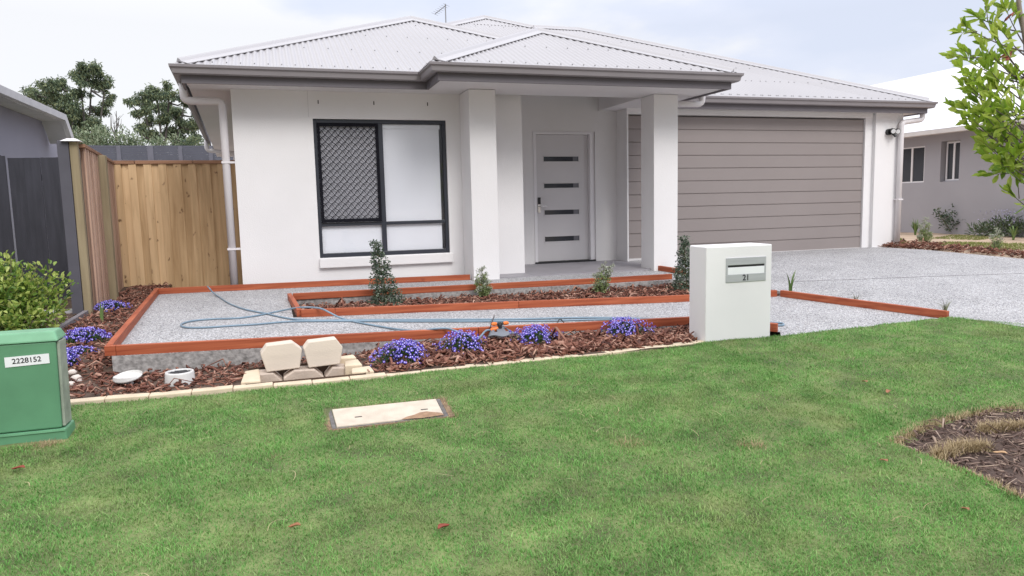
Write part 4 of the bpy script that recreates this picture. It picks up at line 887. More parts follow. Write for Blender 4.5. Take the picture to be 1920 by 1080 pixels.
for k, (px, py, r) in enumerate(((133, 722, 0.028), (143, 712, 0.038), (136, 700, 0.030), (148, 716, 0.022))):
    p = gp(px, py, zmul)
    me = MB()
    for i in range(7):
        for j in range(10):
            th = math.pi*i/6; ph = 2*math.pi*j/10; q = Vector((math.sin(th)*math.cos(ph), math.sin(th)*math.sin(ph)*0.8, math.cos(th)*0.62)); q *= r*(1+0.25*mnoise.noise(q*2+Vector((k*3, 0, 0)))); me.v.append((p[0]+q.x, p[1]+q.y, p[2]+0.3*r+q.z))
    for i in range(6):
        for j in range(10): me.f.append((i*10+j, (i+1)*10+j, (i+1)*10+(j+1) % 10, i*10+(j+1) % 10)); me.m.append(0)
    tag(me.build('pebble', stone_m, None, tuple(p), smooth=True), ('small pale stone at the foot of the green cabinet', 'largest pale stone beside the green cabinet', 'upper pale stone half behind the green cabinet', 'outermost small stone beside the green cabinet')[k], 'stone', 'pale stones beside the green cabinet')

# ------------------------------------------------------------------ hose and sprinkler
def hp(px, py, dz=0.010): q = gp(px, py, zpath, dz); return tuple(q)
def smoothpath(P, n=6):
    P = [Vector(p) for p in P]; out = []
    for i in range(len(P)-1):
        p0 = P[max(i-1, 0)]; p1 = P[i]; p2 = P[i+1]; p3 = P[min(i+2, len(P)-1)]
        for k in range(n):
            t_ = k/n; out.append(0.5*((2*p1)+(p2-p0)*t_+(2*p0-5*p1+4*p2-p3)*t_*t_+(3*p1-p0-3*p2+p3)*t_**3))
    return out+[P[-1]]
A1 = [(389, 537, 0.084), (393, 541, 0.080), (400, 549, 0.03), (413, 558), (430, 569), (460, 580), (500, 588), (530, 595), (560, 599), (610, 600.5), (680, 600), (760, 599.5), (860, 599), (960, 598.5), (1060, 596), (1130, 595.5), (1200, 597), (1290, 601), (1380, 603), (1455, 605)]
A2 = [(1468, 607), (1462, 610), (1400, 607), (1290, 603), (1200, 599), (1120, 599), (1040, 601), (960, 602), (860, 602.5), (760, 602.5), (680, 602), (600, 602), (540, 603), (480, 608), (430, 611), (385, 614), (352, 614), (340, 611), (343, 606), (365, 601), (400, 598), (450, 596), (490, 590), (520, 584), (545, 579, 0.045), (565, 576.5, 0.078), (585, 576.5, 0.083), (603, 579, 0.084), (618, 586, 0.062), (637, 595.5, 0.020), (660, 602), (690, 608), (730, 615), (765, 619.5, 0.03), (790, 620, 0.055), (815, 616.5, 0.080), (838, 616, 0.082), (858, 622, 0.09)]
P = []
for A in (A1, A2):
    for q in A: P.append(hp(q[0], q[1], q[2] if len(q) > 2 else 0.010))
SPK = gp(935, 640, zmul); SPK = np.array([SPK[0], SPK[1]-0.05, zmul(SPK[0], SPK[1])+0.045])
P += [tuple(gp(874, 627, zmul, 0.115)), tuple(gp(894, 636, zmul, 0.085)), (SPK[0]-0.11, SPK[1]+0.03, SPK[2]+0.052), (SPK[0]-0.065, SPK[1]+0.015, SPK[2]+0.055)]
tag(MB().tube(smoothpath(P, 5), 0.0085, 8).build('garden_hose', hose_m, None, tuple(P[0]), smooth=True), 'thin blue grey garden hose looped over the path and the red boards', 'hose')
sk = thing('sprinkler', tuple(SPK), 'orange and grey lawn sprinkler lying on the mulch among purple flowers', 'sprinkler')
mb = MB(); ns = 9; rows = []
for i in range(ns+1):
    u = i/ns-0.5; row = []
    for j in range(7):
        v_ = j/6; wdt = 0.25*(0.55+0.45*v_); x = u*wdt; y = -0.13*v_+0.045; z = 0.075*(1-(2*u)**2*0.6)*(1-0.9*v_)+0.010-0.010*v_*math.cos(u*9)
        row.append(Vector((SPK[0]+x, SPK[1]+y, SPK[2]+z+0.012)))
    rows.append(row)
vs = [p for r_ in rows for p in r_]; k = len(vs); vs += [p-Vector((0, 0, 0.006)) for p in vs]; fs = []
for i in range(ns):
    for j in range(6):
        if j in (2, 3) and i in (2, 6): continue
        a = i*7+j; fs += [(a, a+7, a+8, a+1), (k+a, k+a+1, k+a+8, k+a+7)]
for i in range(ns): fs += [(i*7, k+i*7, k+i*7+7, i*7+7), (i*7+6, i*7+13, k+i*7+13, k+i*7+6)]
for j in range(6): fs += [(j, j+1, k+j+1, k+j), (ns*7+j, k+ns*7+j, k+ns*7+j+1, ns*7+j+1)]
mb.add(vs, fs); mb.build('base_plate', slate_m, sk, smooth=True)
s = Vector(SPK)
MB().tube([s+Vector((0, 0.01, 0.05)), s+Vector((0, 0.01, 0.095)), s+Vector((0.0, 0.01, 0.115))], [0.020, 0.018, 0.012], 12).build('hub', black_m, sk)
mb = MB(); mb.tube([s+Vector((-0.075, 0.015, 0.055)), s+Vector((-0.055, 0.015, 0.06)), s+Vector((-0.02, 0.012, 0.068)), s+Vector((-0.012, 0.01, 0.070))], [0.013, 0.020, 0.020, 0.014], 12); mb.build('hose_connector', orange_m, sk)
for sg in (-1, 1):
    mb = MB(); mb.tube([s+Vector((0.004*sg, 0.01, 0.100)), s+Vector((0.030*sg, 0.005, 0.105))], 0.010, 10); ar = mb.build('arm', black_m, sk)
    MB().tube([s+Vector((0.030*sg, 0.005, 0.105)), s+Vector((0.055*sg, 0.0, 0.107)), s+Vector((0.070*sg, -0.002, 0.106))], [0.014, 0.016, 0.010], 10).build('nozzle', orange_m, ar)
for k, (a, b_, c, lab) in enumerate((((1044, 611), (1050, 598), (1062, 612), 'thin black irrigation tube bent over the red board right of the sprinkler'), ((918, 627), (920, 611), (927, 606), 'thin black irrigation tube over the red board above the sprinkler'))):
    P = [gp(*a, zmul, 0.03), gp(b_[0], b_[1], zpath, 0.085), gp(c[0], c[1]-14, zpath, 0.03) if k else gp(c[0], c[1], zmul, 0.05)]
    tag(MB().tube(smoothpath([tuple(q) for q in P], 5), 0.005, 6).build('irrigation_tube', black_m, None, tuple(P[0]), smooth=True), lab, 'tube', 'black irrigation tubes')
# ------------------------------------------------------------------ plants
def lobelia(px, py, rx, h, label, seed, dens=1.0):
    global rng
    p = gp(px, py, zmul); p[2] = zmul(p[0], p[1]); o = thing('lobelia', tuple(p), label, 'flower', 'purple blue flower clumps in the mulch')
    r = np.random.default_rng(seed); keep = rng; rng = r
    n = int(900*dens); th = r.uniform(0, 6.28, n); ph = np.arccos(r.uniform(0.0, 1, n)); rr = r.uniform(0.25, 0.92, n)**0.5
    lump = 1+0.30*np.sin(th*3+seed)*np.sin(ph)+0.20*np.sin(th*5+2*seed)
    D = np.stack([np.sin(ph)*np.cos(th)*rx*lump, np.sin(ph)*np.sin(th)*rx*0.8*lump, np.cos(ph)*h], 1)
    V, Fq = leafmesh(p+D*rr[:, None]*0.92, D/rx+r.normal(size=(n, 3))*0.6+np.array([0, 0, 0.3]), r.uniform(0.014, 0.032, n), 0.006)
    npmesh('foliage', V, Fq, lobleaf_m, o)
    n = int(470*dens); th = r.uniform(0, 6.28, n); ph = np.arccos(r.uniform(-0.05, 1, n)**0.9)
    lump = 1+0.30*np.sin(th*3+seed)*np.sin(ph)+0.20*np.sin(th*5+2*seed)
    D = np.stack([np.sin(ph)*np.cos(th)*rx*lump, np.sin(ph)*np.sin(th)*rx*0.8*lump, np.cos(ph)*h], 1); k = r.random(n) < (0.45+0.55*np.clip(D[:, 2]/h+0.25, 0, 1)); D = D[k]; n = len(D)
    C = p+D*r.uniform(0.9, 1.16, n)[:, None]+np.array([0, 0, 0.008]); Nn = nrm(D/np.array([rx, rx, h])*0.8+r.normal(size=(n, 3))*0.45+np.array([0, -0.4, 0.25]))
    S = nrm(np.cross(Nn, r.normal(size=(n, 3)))); T_ = np.cross(Nn, S); R_ = r.uniform(0.0075, 0.0125, n)[:, None]
    vs = [C]; 
    for q in range(10):
        a = 2*math.pi*q/10; k_ = 1.0 if q % 2 == 0 else 0.62
        vs.append(C+(S*math.cos(a)+T_*math.sin(a))*R_*k_+Nn*0.002*(1 if q % 2 else 0))
    V = np.stack(vs, 1).reshape(-1, 3); i = np.arange(n)[:, None]*11
    Fq = np.concatenate([i+np.array([[0, 1+q, 1+(q+1) % 10]]) for q in range(10)], 1).reshape(-1, 3)
    fl_ = npmesh('flowers', V, Fq, flower_m, o)
    Ce = C+Nn*0.003; R2 = R_*0.36
    V = np.stack([Ce+(S*math.cos(a)+T_*math.sin(a))*R2 for a in (0, 1.57, 3.14, 4.71)], 1).reshape(-1, 3)
    npmesh('flower_eyes', V, np.arange(4*n).reshape(-1, 4), flowerw_m, fl_)
    rng = keep
lobelia(206, 583, 0.148, 0.092, 'purple flower clump beside the tall timber fence post', 1)
lobelia(158, 643, 0.165, 0.108, 'purple flower clump in the left mulch strip right behind the green cabinet', 2)
lobelia(150, 662, 0.114, 0.038, 'low sparse purple flower patch in front of the left clump', 3, 0.35)
lobelia(120, 686, 0.097, 0.108, 'purple flowers peeping out from behind the side of the green cabinet', 4, 0.6)
lobelia(755, 680, 0.165, 0.146, 'large purple flower clump right of the sandstone blocks', 5, 1.25)
lobelia(868, 659, 0.160, 0.135, 'greener purple flower clump with few blooms left of the sprinkler', 6, 0.9)
lobelia(1003, 646, 0.177, 0.135, 'purple flower clump right of the orange sprinkler', 7, 1.2)
lobelia(1172, 631, 0.182, 0.140, 'purple flower clump nearest the white letterbox', 8, 1.2)

def stems_leaves(o, name_s, name_l, stems, mat_s, leafs, mat_l, r0):
    mb = MB()
    for P in stems: mb.tube(P, [r0*(1-0.7*i/(len(P)-1)) for i in range(len(P))], 5)
    mb.build(name_s, mat_s, o); V, Fq = leafs; npmesh(name_l, V, Fq, mat_l, o)
def conebush(px, py, h, r, label, n=1350, lean=(0, 0)):
    p = gp(px, py, zbed); p[2] = zbed(p[0], p[1]); o = thing('cone_shrub', tuple(p), label, 'shrub', 'clipped cone shrubs in the garden bed')
    pts = []; D = []
    while len(pts) < n:
        t_ = rng.random()**1.35; z = t_*h
        prof = r*(0.75+2.0*t_) if t_ < 0.12 else r*(1.0-0.80*((t_-0.12)/0.88)**0.62)
        prof *= 1+0.33*math.sin(t_*19+1.0)*0.55+0.12*math.sin(t_*47)
        if rng.random() < 0.4*t_: continue
        a = rng.uniform(0, 6.28); q = prof*(rng.random()**0.45)*(1+0.18*math.sin(a*3+t_*12))
        pts.append((p[0]+q*math.cos(a)+lean[0]*t_, p[1]+q*math.sin(a)+lean[1]*t_, p[2]+z)); D.append((math.cos(a), math.sin(a), rng.normal(0.1, 0.5)))
    P = np.array(pts); D = np.array(D)+rng.normal(size=(n, 3))*0.5
    # tight clusters of leaflets
    k = 2; P = np.repeat(P, k, 0)+rng.normal(size=(n*k, 3))*0.010; D = np.repeat(D, k, 0)+rng.normal(size=(n*k, 3))*0.5
    st_ = [[(p[0], p[1], p[2]-0.02), (p[0]+lean[0]*0.3+0.005, p[1], p[2]+h*0.3), (p[0]+lean[0]*0.6-0.006, p[1], p[2]+h*0.6), (p[0]+lean[0], p[1], p[2]+h*0.97)]]
    for _ in range(26):
        t_ = rng.uniform(0.08, 0.9); a = rng.uniform(0, 6.28); q = r*(1-0.75*t_)*0.8; z = p[2]+t_*h*0.92
        st_.append([(p[0]+lean[0]*t_, p[1], z), (p[0]+lean[0]*t_+q*0.6*math.cos(a), p[1]+q*0.6*math.sin(a), z+0.03), (p[0]+lean[0]*t_+q*math.cos(a), p[1]+q*math.sin(a), z+0.035)])
    stems_leaves(o, 'stem', 'foliage', st_, twig_m, leafmesh(P, D, rng.uniform(0.016, 0.032, n*k), rng.uniform(0.010, 0.017, n*k)), hedge_m, 0.008)
conebush(727, 571, 0.70, 0.195, 'dark green cone shrub in the bed in front of the window', lean=(-0.10, 0))
conebush(1286, 546, 0.67, 0.20, 'dark green cone shrub between the right porch column and the letterbox', lean=(-0.015, 0))
def grevillea(px, py, stems, zf, label, n=32, s=1.12, group='feathery seedlings in the garden bed'):
    p = gp(px, py, zf); p[2] = zf(p[0], p[1]); o = thing('seedling', tuple(p), label, 'seedling', group); S_ = []; Ps = []; Ds = []; P2 = []; D2 = []
    for (dx, dy, dz) in stems:
        e_ = np.array([dx, dy, dz]); m_ = e_*0.5+np.array([dx*0.15, dy*0.1, dz*0.08]); c = [p, p+m_, p+e_]; S_.append([tuple(q) for q in c])
        for k in range(n):
            t_ = 0.12+0.88*(k+rng.random())/n; base = p*(1-t_)**2+2*t_*(1-t_)*(p+m_)+t_*t_*(p+e_); a = rng.uniform(0, 6.28)
            d = np.array([math.cos(a), math.sin(a), rng.uniform(0.1, 0.9)]); d /= np.linalg.norm(d); L_ = rng.uniform(0.045, 0.085)*s*(1.2-0.6*t_)
            for j in range(9):
                q = base+d*L_*(j+1)/9; sd_ = np.cross(d, rng.normal(size=3)); (P2 if t_ > 0.72 else Ps).append(q); (D2 if t_ > 0.72 else Ds).append(d*0.7+sd_)
    V, Fq = leafmesh(np.array(Ps), np.array(Ds), rng.uniform(0.016, 0.030, len(Ps))*s, 0.0085*s); stems_leaves(o, 'stem', 'foliage', S_, stem_m, (V, Fq), grev_m, 0.005*s)
    if P2:
        V, Fq = leafmesh(np.array(P2), np.array(D2), rng.uniform(0.016, 0.030, len(P2))*s, 0.009*s); npmesh('new_growth', V, Fq, silver_m, o)
grevillea(906, 560, [(-0.01, 0, 0.36), (0.03, 0.03, 0.28), (-0.07, 0.02, 0.24), (0.05, -0.03, 0.20), (-0.05, -0.04, 0.12), (0.07, 0.0, 0.11)], zbed, 'pale feathery seedling in front of the left porch column')
grevillea(1126, 552, [(0.14, 0, 0.34), (0.06, 0.02, 0.36), (-0.05, 0.02, 0.24), (0.10, -0.02, 0.27), (0.03, -0.05, 0.15), (-0.04, 0, 0.12)], zbed, 'leaning feathery seedling in front of the porch floor')
def strap(px, py, zf, n, L_, wd, label, spread=0.6, mat=None, group='strap leaved plants'):
    p = gp(px, py, zf); p[2] = zf(p[0], p[1]); mb = MB()
    for k in range(n):
        a = rng.uniform(0, 6.28); le = L_*rng.uniform(0.6, 1.1); sp_ = spread*rng.uniform(0.2, 1.0); d = Vector((math.cos(a), math.sin(a), 0)); s = Vector((-d.y, d.x, 0)); R_ = []
        for j in range(6):
            t_ = j/5; c = Vector(p)+d*(0.012+le*sp_*t_*t_*0.75)+Vector((0, 0, le*(t_-0.35*sp_*t_*t_*t_))); w_ = wd*(1-t_**2.2)*0.5+0.0008; R_.append([c-s*w_, c+Vector((0, 0, -w_*0.4)), c+s*w_, c+Vector((0, 0, 0.0008))])
        mb.sweep(R_, None)
    return tag(mb.build('strap_plant', mat or strap_m, None, tuple(p)), label, 'plant', group)
strap(214, 557, zmul, 9, 0.16, 0.016, 'dark strappy plant at the corner of the timber fences', 0.7, MI('dark_strap_leaves', [(0.03, 0.06, 0.03), (0.08, 0.15, 0.06)], 0.5))
strap(191, 603, zmul, 3, 0.21, 0.022, 'three upright pale green leaves among the left flowers', 0.18)
strap(1482, 546, zpath, 7, 0.27, 0.024, 'small strappy green plant right of the letterbox at the driveway', 0.5)
strap(1772, 592, zpath, 22, 0.17, 0.005, 'thin grassy weed at the right end of the red board', 0.9, MI('weed_grass', [(0.12, 0.14, 0.08), (0.25, 0.26, 0.16)], 0.7))
strap(1605, 566, zpath, 16, 0.10, 0.004, 'tiny grass weed behind the red board right of the letterbox', 0.9, MI('weed_grass_dark', [(0.10, 0.11, 0.07), (0.22, 0.20, 0.13)], 0.7))
strap(998, 652, zmul, 3, 0.13, 0.009, 'curled yellow green weed beside the sprinkler clump', 0.9)

# bright bush on the left
def leafbush(name, base, blobs, n, ln, wd, mat, label, cat, group=None, stems=7, updir=0.6, smat=None):
    base = np.array(base, float); o = thing(name, tuple(base), label, cat, group); Ps = []; Ds = []; S_ = []
    tot = sum(b_[3]**2*b_[4] for b_ in blobs)
    for (bx, by, bz, r, rz) in blobs:
        c = base+np.array([bx, by, bz]); m_ = int(n*r*r*rz/tot)
        d = nrm(rng.normal(size=(m_, 3))); q = c+d*(rng.random(m_)**0.42)[:, None]*np.array([r, r, rz])*(1+0.18*np.sin(d[:, :1]*7+bx*9)); q[:, 2] = np.maximum(q[:, 2], base[2]+0.01)
        Ps.append(q); Ds.append(d*0.8+rng.normal(size=(m_, 3))*0.55+np.array([0, 0, updir]))
        S_.append([tuple(base), tuple(base*0.55+c*0.45+np.array([0, 0, 0.02])), tuple(c), tuple(c+np.array([0, 0, rz*0.7]))])
    P = np.concatenate(Ps); D = np.concatenate(Ds); m_ = len(P)
    stems_leaves(o, 'branches', 'foliage', S_, smat or twig_m, leafmesh(P, D, rng.uniform(0.65, 1.25, m_)*ln, rng.uniform(0.8, 1.2, m_)*wd, 0.2), mat, 0.009); return o
leafbush('garden_bush', (-1.80, -2.45, -0.1), [(0.0, 0, 0.34, 0.27, 0.27), (-0.14, -0.1, 0.46, 0.20, 0.20), (0.22, 0.05, 0.36, 0.19, 0.15), (0.40, 0, 0.45, 0.09, 0.07), (0.50, 0, 0.43, 0.05, 0.035), (0.34, 0.0, 0.56, 0.07, 0.06), (0.42, 0, 0.33, 0.08, 0.06), (-0.24, 0.0, 0.30, 0.30, 0.26), (0.16, -0.1, 0.16, 0.25, 0.14), (-0.02, 0.05, 0.60, 0.11, 0.11), (0.13, 0.02, 0.55, 0.09, 0.09), (0.06, 0.0, 0.66, 0.05, 0.06), (0.24, 0.0, 0.58, 0.06, 0.06), (0.02, -0.25, 0.12, 0.22, 0.12), (-0.14, 0, 0.67, 0.07, 0.09), (-0.20, 0, 0.76, 0.05, 0.07), (-0.17, 0, 0.86, 0.03, 0.06), (0.32, -0.1, 0.22, 0.13, 0.09)],
         4000, 0.052, 0.026, bush_m, 'bright yellow green leafy bush behind the green cabinet', 'bush')
# ------------------------------------------------------------------ near tree at the right edge
def near_tree():
    base = np.array([4.80, -6.95, -0.33]); o = thing('street_tree', tuple(base), 'young tree with lime green leaves and thin grey stem at the right edge', 'tree')
    T_ = [np.array(q) for q in ((4.80, -6.95, -0.35), (4.74, -6.90, 0.1), (4.62, -6.82, 0.6), (4.50, -6.74, 1.05), (4.425, -6.68, 1.45), (4.415, -6.65, 1.75), (4.405, -6.60, 2.0), (4.40, -6.55, 2.5), (4.41, -6.5, 3.0))]
    MB().tube(smoothpath(T_, 4), [0.022-0.0145*i/32 for i in range(33)], 10).build('trunk', bark_m, o, smooth=True)
    mb = MB(); P = []; D = []
    def on(z):
        for a, b_ in zip(T_, T_[1:]):
            if a[2] <= z <= b_[2]: return a+(b_-a)*(z-a[2])/(b_[2]-a[2])
        return T_[-1]
    def shoot(a, b_, r0, leafn=10, start=0.25):
        a = np.array(a); b_ = np.array(b_); m_ = (a+b_)/2+np.array([0, 0, -0.04])*np.linalg.norm(b_-a)/0.4; pts = [a*(1-t_)**2+2*t_*(1-t_)*m_+t_*t_*b_ for t_ in np.linspace(0, 1, 7)]
        mb.tube([tuple(q) for q in pts], [r0*(1-0.65*i/6) for i in range(7)], 6)
        dirn = nrm(b_-a)
        for k in range(leafn):
            t_ = start+(1-start)*((k+0.5)/leafn)**0.7; q = a*(1-t_)**2+2*t_*(1-t_)*m_+t_*t_*b_; P.append(q); D.append(dirn*rng.uniform(0.3, 0.9)+rng.normal(size=3)*0.55+np.array([0, 0, 0.35]))
        for k in range(4): P.append(b_); D.append(dirn+rng.normal(size=3)*0.42+np.array([0, 0, 0.25]))
        return pts
    def at4(px, py, d): v = ray(px, py); return CAM+v*(d/float(np.dot(v, _F)))
    # branch ends all round the stem; those facing the house side were placed from the photograph
    ends = [(1795, 40, 4.0), (1822, 22, 4.05), (1836, 30, 4.1), (1790, 85, 3.95), (1835, 75, 4.0), (1782, 118, 3.9), (1800, 105, 4.1), (1862, 95, 4.2), (1880, 50, 4.0), (1870, 60, 3.9), (1905, 5, 4.1), (1885, 5, 4.0),
            (1768, 208, 4.0), (1790, 150, 3.9), (1800, 160, 4.15), (1815, 135, 4.0), (1830, 150, 3.8), (1850, 120, 3.9), (1790, 205, 4.05), (1805, 225, 3.85), (1815, 250, 4.0), (1800, 240, 4.1), (1835, 200, 3.9), (1845, 170, 4.2), (1870, 150, 4.0), (1875, 180, 3.8), (1860, 220, 3.75), (1880, 240, 4.1), (1855, 255, 3.95), (1850, 300, 4.0), (1875, 330, 3.9), (1865, 310, 4.1), (1890, 290, 3.8), (1895, 350, 4.0), (1892, 385, 4.05), (1910, 300, 4.0), (1905, 260, 3.9), (1900, 210, 3.7), (1905, 340, 4.1), (1840, 235, 4.15), (1820, 180, 4.1), (1895, 130, 4.1), (1840, 275, 3.9)]
    for (px, py, d) in ends:
        e_ = at4(px+max(0, 1870-px)*0.22, py-(26 if py > 300 else 6 if py > 200 else -10), d); z0 = min(max(e_[2]-rng.uniform(0.10, 0.35), 0.5), 2.2); s = on(z0); shoot(s, e_, 0.0045, int(rng.integers(6, 10)), 0.5)
        for k in range(0 if (py < 110 and px > 1845) else 1):
            t_ = rng.uniform(0.5, 0.85); q = s+(e_-s)*t_; shoot(q, q+nrm(e_-s+rng.normal(size=3)*0.5)*rng.uniform(0.07, 0.15), 0.003, 6, 0.3)
    for _ in range(16):      # the side away from the camera frame and the top
        z0 = rng.choice([rng.uniform(0.8, 1.5), rng.uniform(2.2, 2.9)]); s = on(z0); a = rng.uniform(-0.9, 0.7); e_ = s+np.array([math.cos(a), math.sin(a), 0.35])*rng.uniform(0.25, 0.5); shoot(s, e_, 0.005, 10, 0.4)
    mb.build('branches', stem_m, o); P = np.array(P); D = np.array(D); n = len(P)
    V, Fq = leafmesh(P, D, rng.uniform(0.050, 0.092, n), rng.uniform(0.022, 0.031, n), 0.12, 0.16, 0.4); npmesh('foliage', V, Fq, tree_m, o, smooth=True)
    c = [at4(1903, 22, 4.0), at4(1900, 95, 4.02), at4(1898, 100, 4.0)]; P = np.repeat(np.array(c), 3, 0); D = rng.normal(size=(9, 3))*0.3+np.array([-0.6, 0, -0.5])
    V, Fq = leafmesh(P, D, 0.075, 0.016); npmesh('dead_leaves', V, Fq, redleaf_m, o)
near_tree()
# ------------------------------------------------------------------ gum trees beyond the back fence
def gum(label, ybase, pxb, blobs, trunks, seed, name='gum_tree'):
    global rng
    r = np.random.default_rng(seed); keep = rng; rng = r; base = yp(pxb, 300, ybase); base[2] = -0.6
    o = thing(name, tuple(base), label, 'tree', 'gum trees beyond the back fence'); mb = MB(); Ps = []; Ds = []
    tops = []
    for (px, py) in trunks:
        t_ = yp(px, py, ybase+r.uniform(-0.8, 0.8)); m1 = base*0.6+t_*0.4+np.array([r.normal(0, 0.15), 0, 0.3]); P = smoothpath([base, m1, t_], 6)
        mb.tube(P, [0.11*(1-0.75*i/(len(P)-1)) for i in range(len(P))], 7); tops.append(P)
    for (px, py, rp) in blobs:
        c = yp(px, py, ybase+r.uniform(-1.6, 1.6)); R_ = rp/1362*np.dot(c-CAM, _F)
        # a limb from the nearest stem
        best = min((p for P in tops for p in P[4:]), key=lambda q: (Vector(c)-q).length+max(0, q.z-c[2])*1.5); b_ = np.array(best)
        pts = [b_, b_*0.5+c*0.5+np.array([0, 0, -0.15]), c]; mb.tube([tuple(q) for q in pts], [0.05, 0.035, 0.012], 5)
        for k in range(9):
            sc_ = c+nrm(r.normal(size=3))*R_*r.uniform(0.35, 0.85)*np.array([1, 1, 0.75]); rs = R_*r.uniform(0.36, 0.62); m_ = int(120*rs*rs/0.09)
            mb.tube([tuple(c), tuple(sc_)], [0.014, 0.006], 4)
            q = sc_+nrm(r.normal(size=(m_, 3)))*(r.random(m_)**0.5)[:, None]*rs*np.array([1, 1, 0.7]); Ps.append(q); Ds.append(r.normal(size=(m_, 3))*0.6+np.array([0, 0, -0.55]))
    mb.build('trunk', gumbark_m, o); P = np.concatenate(Ps); D = np.concatenate(Ds); n = len(P)
    V, Fq = leafmesh(P, D, r.uniform(0.10, 0.20, n), r.uniform(0.035, 0.06, n)); npmesh('crown', V, Fq, gum_m, o); rng = keep
gum('taller gum tree with several rounded leaf clumps above the left fence', 30, 150,
    [(70, 178, 20), (58, 170, 13), (92, 160, 20), (110, 158, 22), (100, 185, 22), (118, 185, 24), (145, 138, 20), (160, 125, 16), (178, 130, 20), (190, 150, 18), (198, 165, 17), (206, 182, 11), (128, 208, 26), (150, 175, 20), (165, 150, 20), (158, 222, 24), (183, 205, 18), (178, 232, 20), (108, 225, 24), (135, 240, 24), (165, 250, 22), (188, 245, 16), (85, 200, 16), (200, 192, 12), (120, 255, 22), (150, 265, 20), (180, 262, 14)],
    [(150, 150), (172, 150), (120, 180), (195, 175), (135, 170)], 11)
gum('gum tree with thin dark stems just left of the house eave', 28, 300,
    [(243, 193, 12), (262, 190, 18), (275, 182, 18), (295, 175, 20), (312, 160, 14), (300, 200, 20), (325, 178, 18), (270, 205, 16), (255, 215, 10), (285, 225, 16), (310, 220, 18), (335, 210, 20), (350, 190, 18), (345, 240, 20), (320, 248, 18), (365, 235, 20), (262, 240, 14), (280, 252, 15), (340, 262, 18), (360, 260, 16), (370, 210, 18), (300, 262, 12), (385, 225, 20)],
    [(268, 195), (295, 185), (318, 175), (345, 200), (330, 220)], 12)
def farbush(px, py, y, w_, h_, label, mat, seed, bz=-0.5):
    c = yp(px, py, y); base = np.array([c[0], c[1], bz]); H_ = c[2]-bz
    bl = [(rng.normal(0, w_*0.33), rng.normal(0, 0.3), H_*rng.uniform(0.62, 0.95), w_*rng.uniform(0.18, 0.3), h_*rng.uniform(0.35, 0.6)) for _ in range(14)]+[(0, 0, H_*0.5, w_*0.4, H_*0.45)]
    leafbush('background_shrub', base, bl, 5200, 0.13, 0.045, mat, label, 'shrub', 'shrubs showing over the back fence')
farbush(182, 246, 22, 2.0, 0.9, 'pale green shrub showing over the dark back fence on the left', palebush_m, 1)
farbush(268, 248, 22, 1.5, 0.9, 'grey green shrub over the back fence left of the eave', palebush_m, 2)
farbush(350, 254, 22, 1.5, 0.7, 'darker shrub over the back fence hard against the house eave', gum_m, 3)
b_ = yp(221, 280, 26); b_[2] = -0.6; tips = [yp(208, 212, 26), yp(218, 208, 26), yp(228, 235, 26), yp(214, 235, 26), yp(224, 222, 26)]; f_ = yp(219, 262, 26)
mb = MB(); mb.tube([tuple(b_), tuple(f_)], [0.07, 0.05], 6)
for q in tips:
    m_ = f_*0.5+q*0.5+np.array([rng.normal(0, 0.08), 0, 0]); mb.tube([tuple(f_), tuple(m_), tuple(q)], [0.04, 0.028, 0.012], 5)
    for k in range(3):
        a = f_+(q-f_)*rng.uniform(0.4, 0.9); mb.tube([tuple(a), tuple(a+np.array([rng.normal(0, 0.18), 0, rng.uniform(0.15, 0.4)]))], [0.014, 0.006], 4)
tag(mb.build('bare_sapling', gumbark_m, None, tuple(b_)), 'bare leafless sapling between the two gum trees', 'tree')

# ------------------------------------------------------------------ fences on the left
fs_ = thing('side_fence', (-1.45, -1.2, -0.1), 'pinkish pine paling side fence with cap rail, running back from the tall post', 'fence')
FA, FB = np.array([-1.40, -1.32]), np.array([-1.66, 1.5]); fd = (FB-FA)/np.linalg.norm(FB-FA); fn = np.array([fd[1], -fd[0]])   # fn points to the house side
def fpt(s, o_): q = FA+fd*s+fn*o_; return q[0], q[1]
FL = np.linalg.norm(FB-FA); mb = MB(); s = 0.05; k = 0
while s < FL-0.06:
    w_ = 0.100; o_ = 0.048 if k % 2 == 0 else 0.006; s0, s1 = s, min(s+w_, FL)
    a, b_, c, d = fpt(s0, o_), fpt(s1, o_), fpt(s1, o_-0.016), fpt(s0, o_-0.016); z0 = -0.16; z1 = 1.60
    mb.hexa([(*a, z0), (*b_, z0), (*c, z0), (*d, z0), (*a, z1), (*b_, z1), (*c, z1), (*d, z1)]); s += 0.092; k += 1
mb.build('paling_panel', palside_m, fs_)
mb = MB(); a, b_ = fpt(0.0, 0.015), fpt(FL, 0.015); mb.bar((*a, 1.602), (*b_, 1.602), 0.085, 0.036); mb.build('cap_rail', capw_m, fs_, bevel=0.004)
for (s, h, w_, o_, mat) in ((-0.03, 1.655, 0.072, -0.035, pinepost_m), (1.12, 1.60, 0.10, 0.075, pinepost_m)):
    c = fpt(s, o_); MB().box(c[0]-w_/2, c[0]+w_/2, c[1]-w_/2, c[1]+w_/2, -0.4, h).build('post', mat, fs_, bevel=0.004)
c = fpt(-0.03, -0.06); mb = MB(); mb.hexa([(c[0]-0.05, c[1]-0.07, 1.6), (c[0]+0.075, c[1]-0.07, 1.6), (c[0]+0.075, c[1]+0.05, 1.6), (c[0]-0.05, c[1]+0.05, 1.6)]+[(c[0]-0.07, c[1]-0.085, 1.656), (c[0]+0.09, c[1]-0.085, 1.657), (c[0]+0.06, c[1]+0.03, 1.683), (c[0]-0.03, c[1]+0.03, 1.682)])
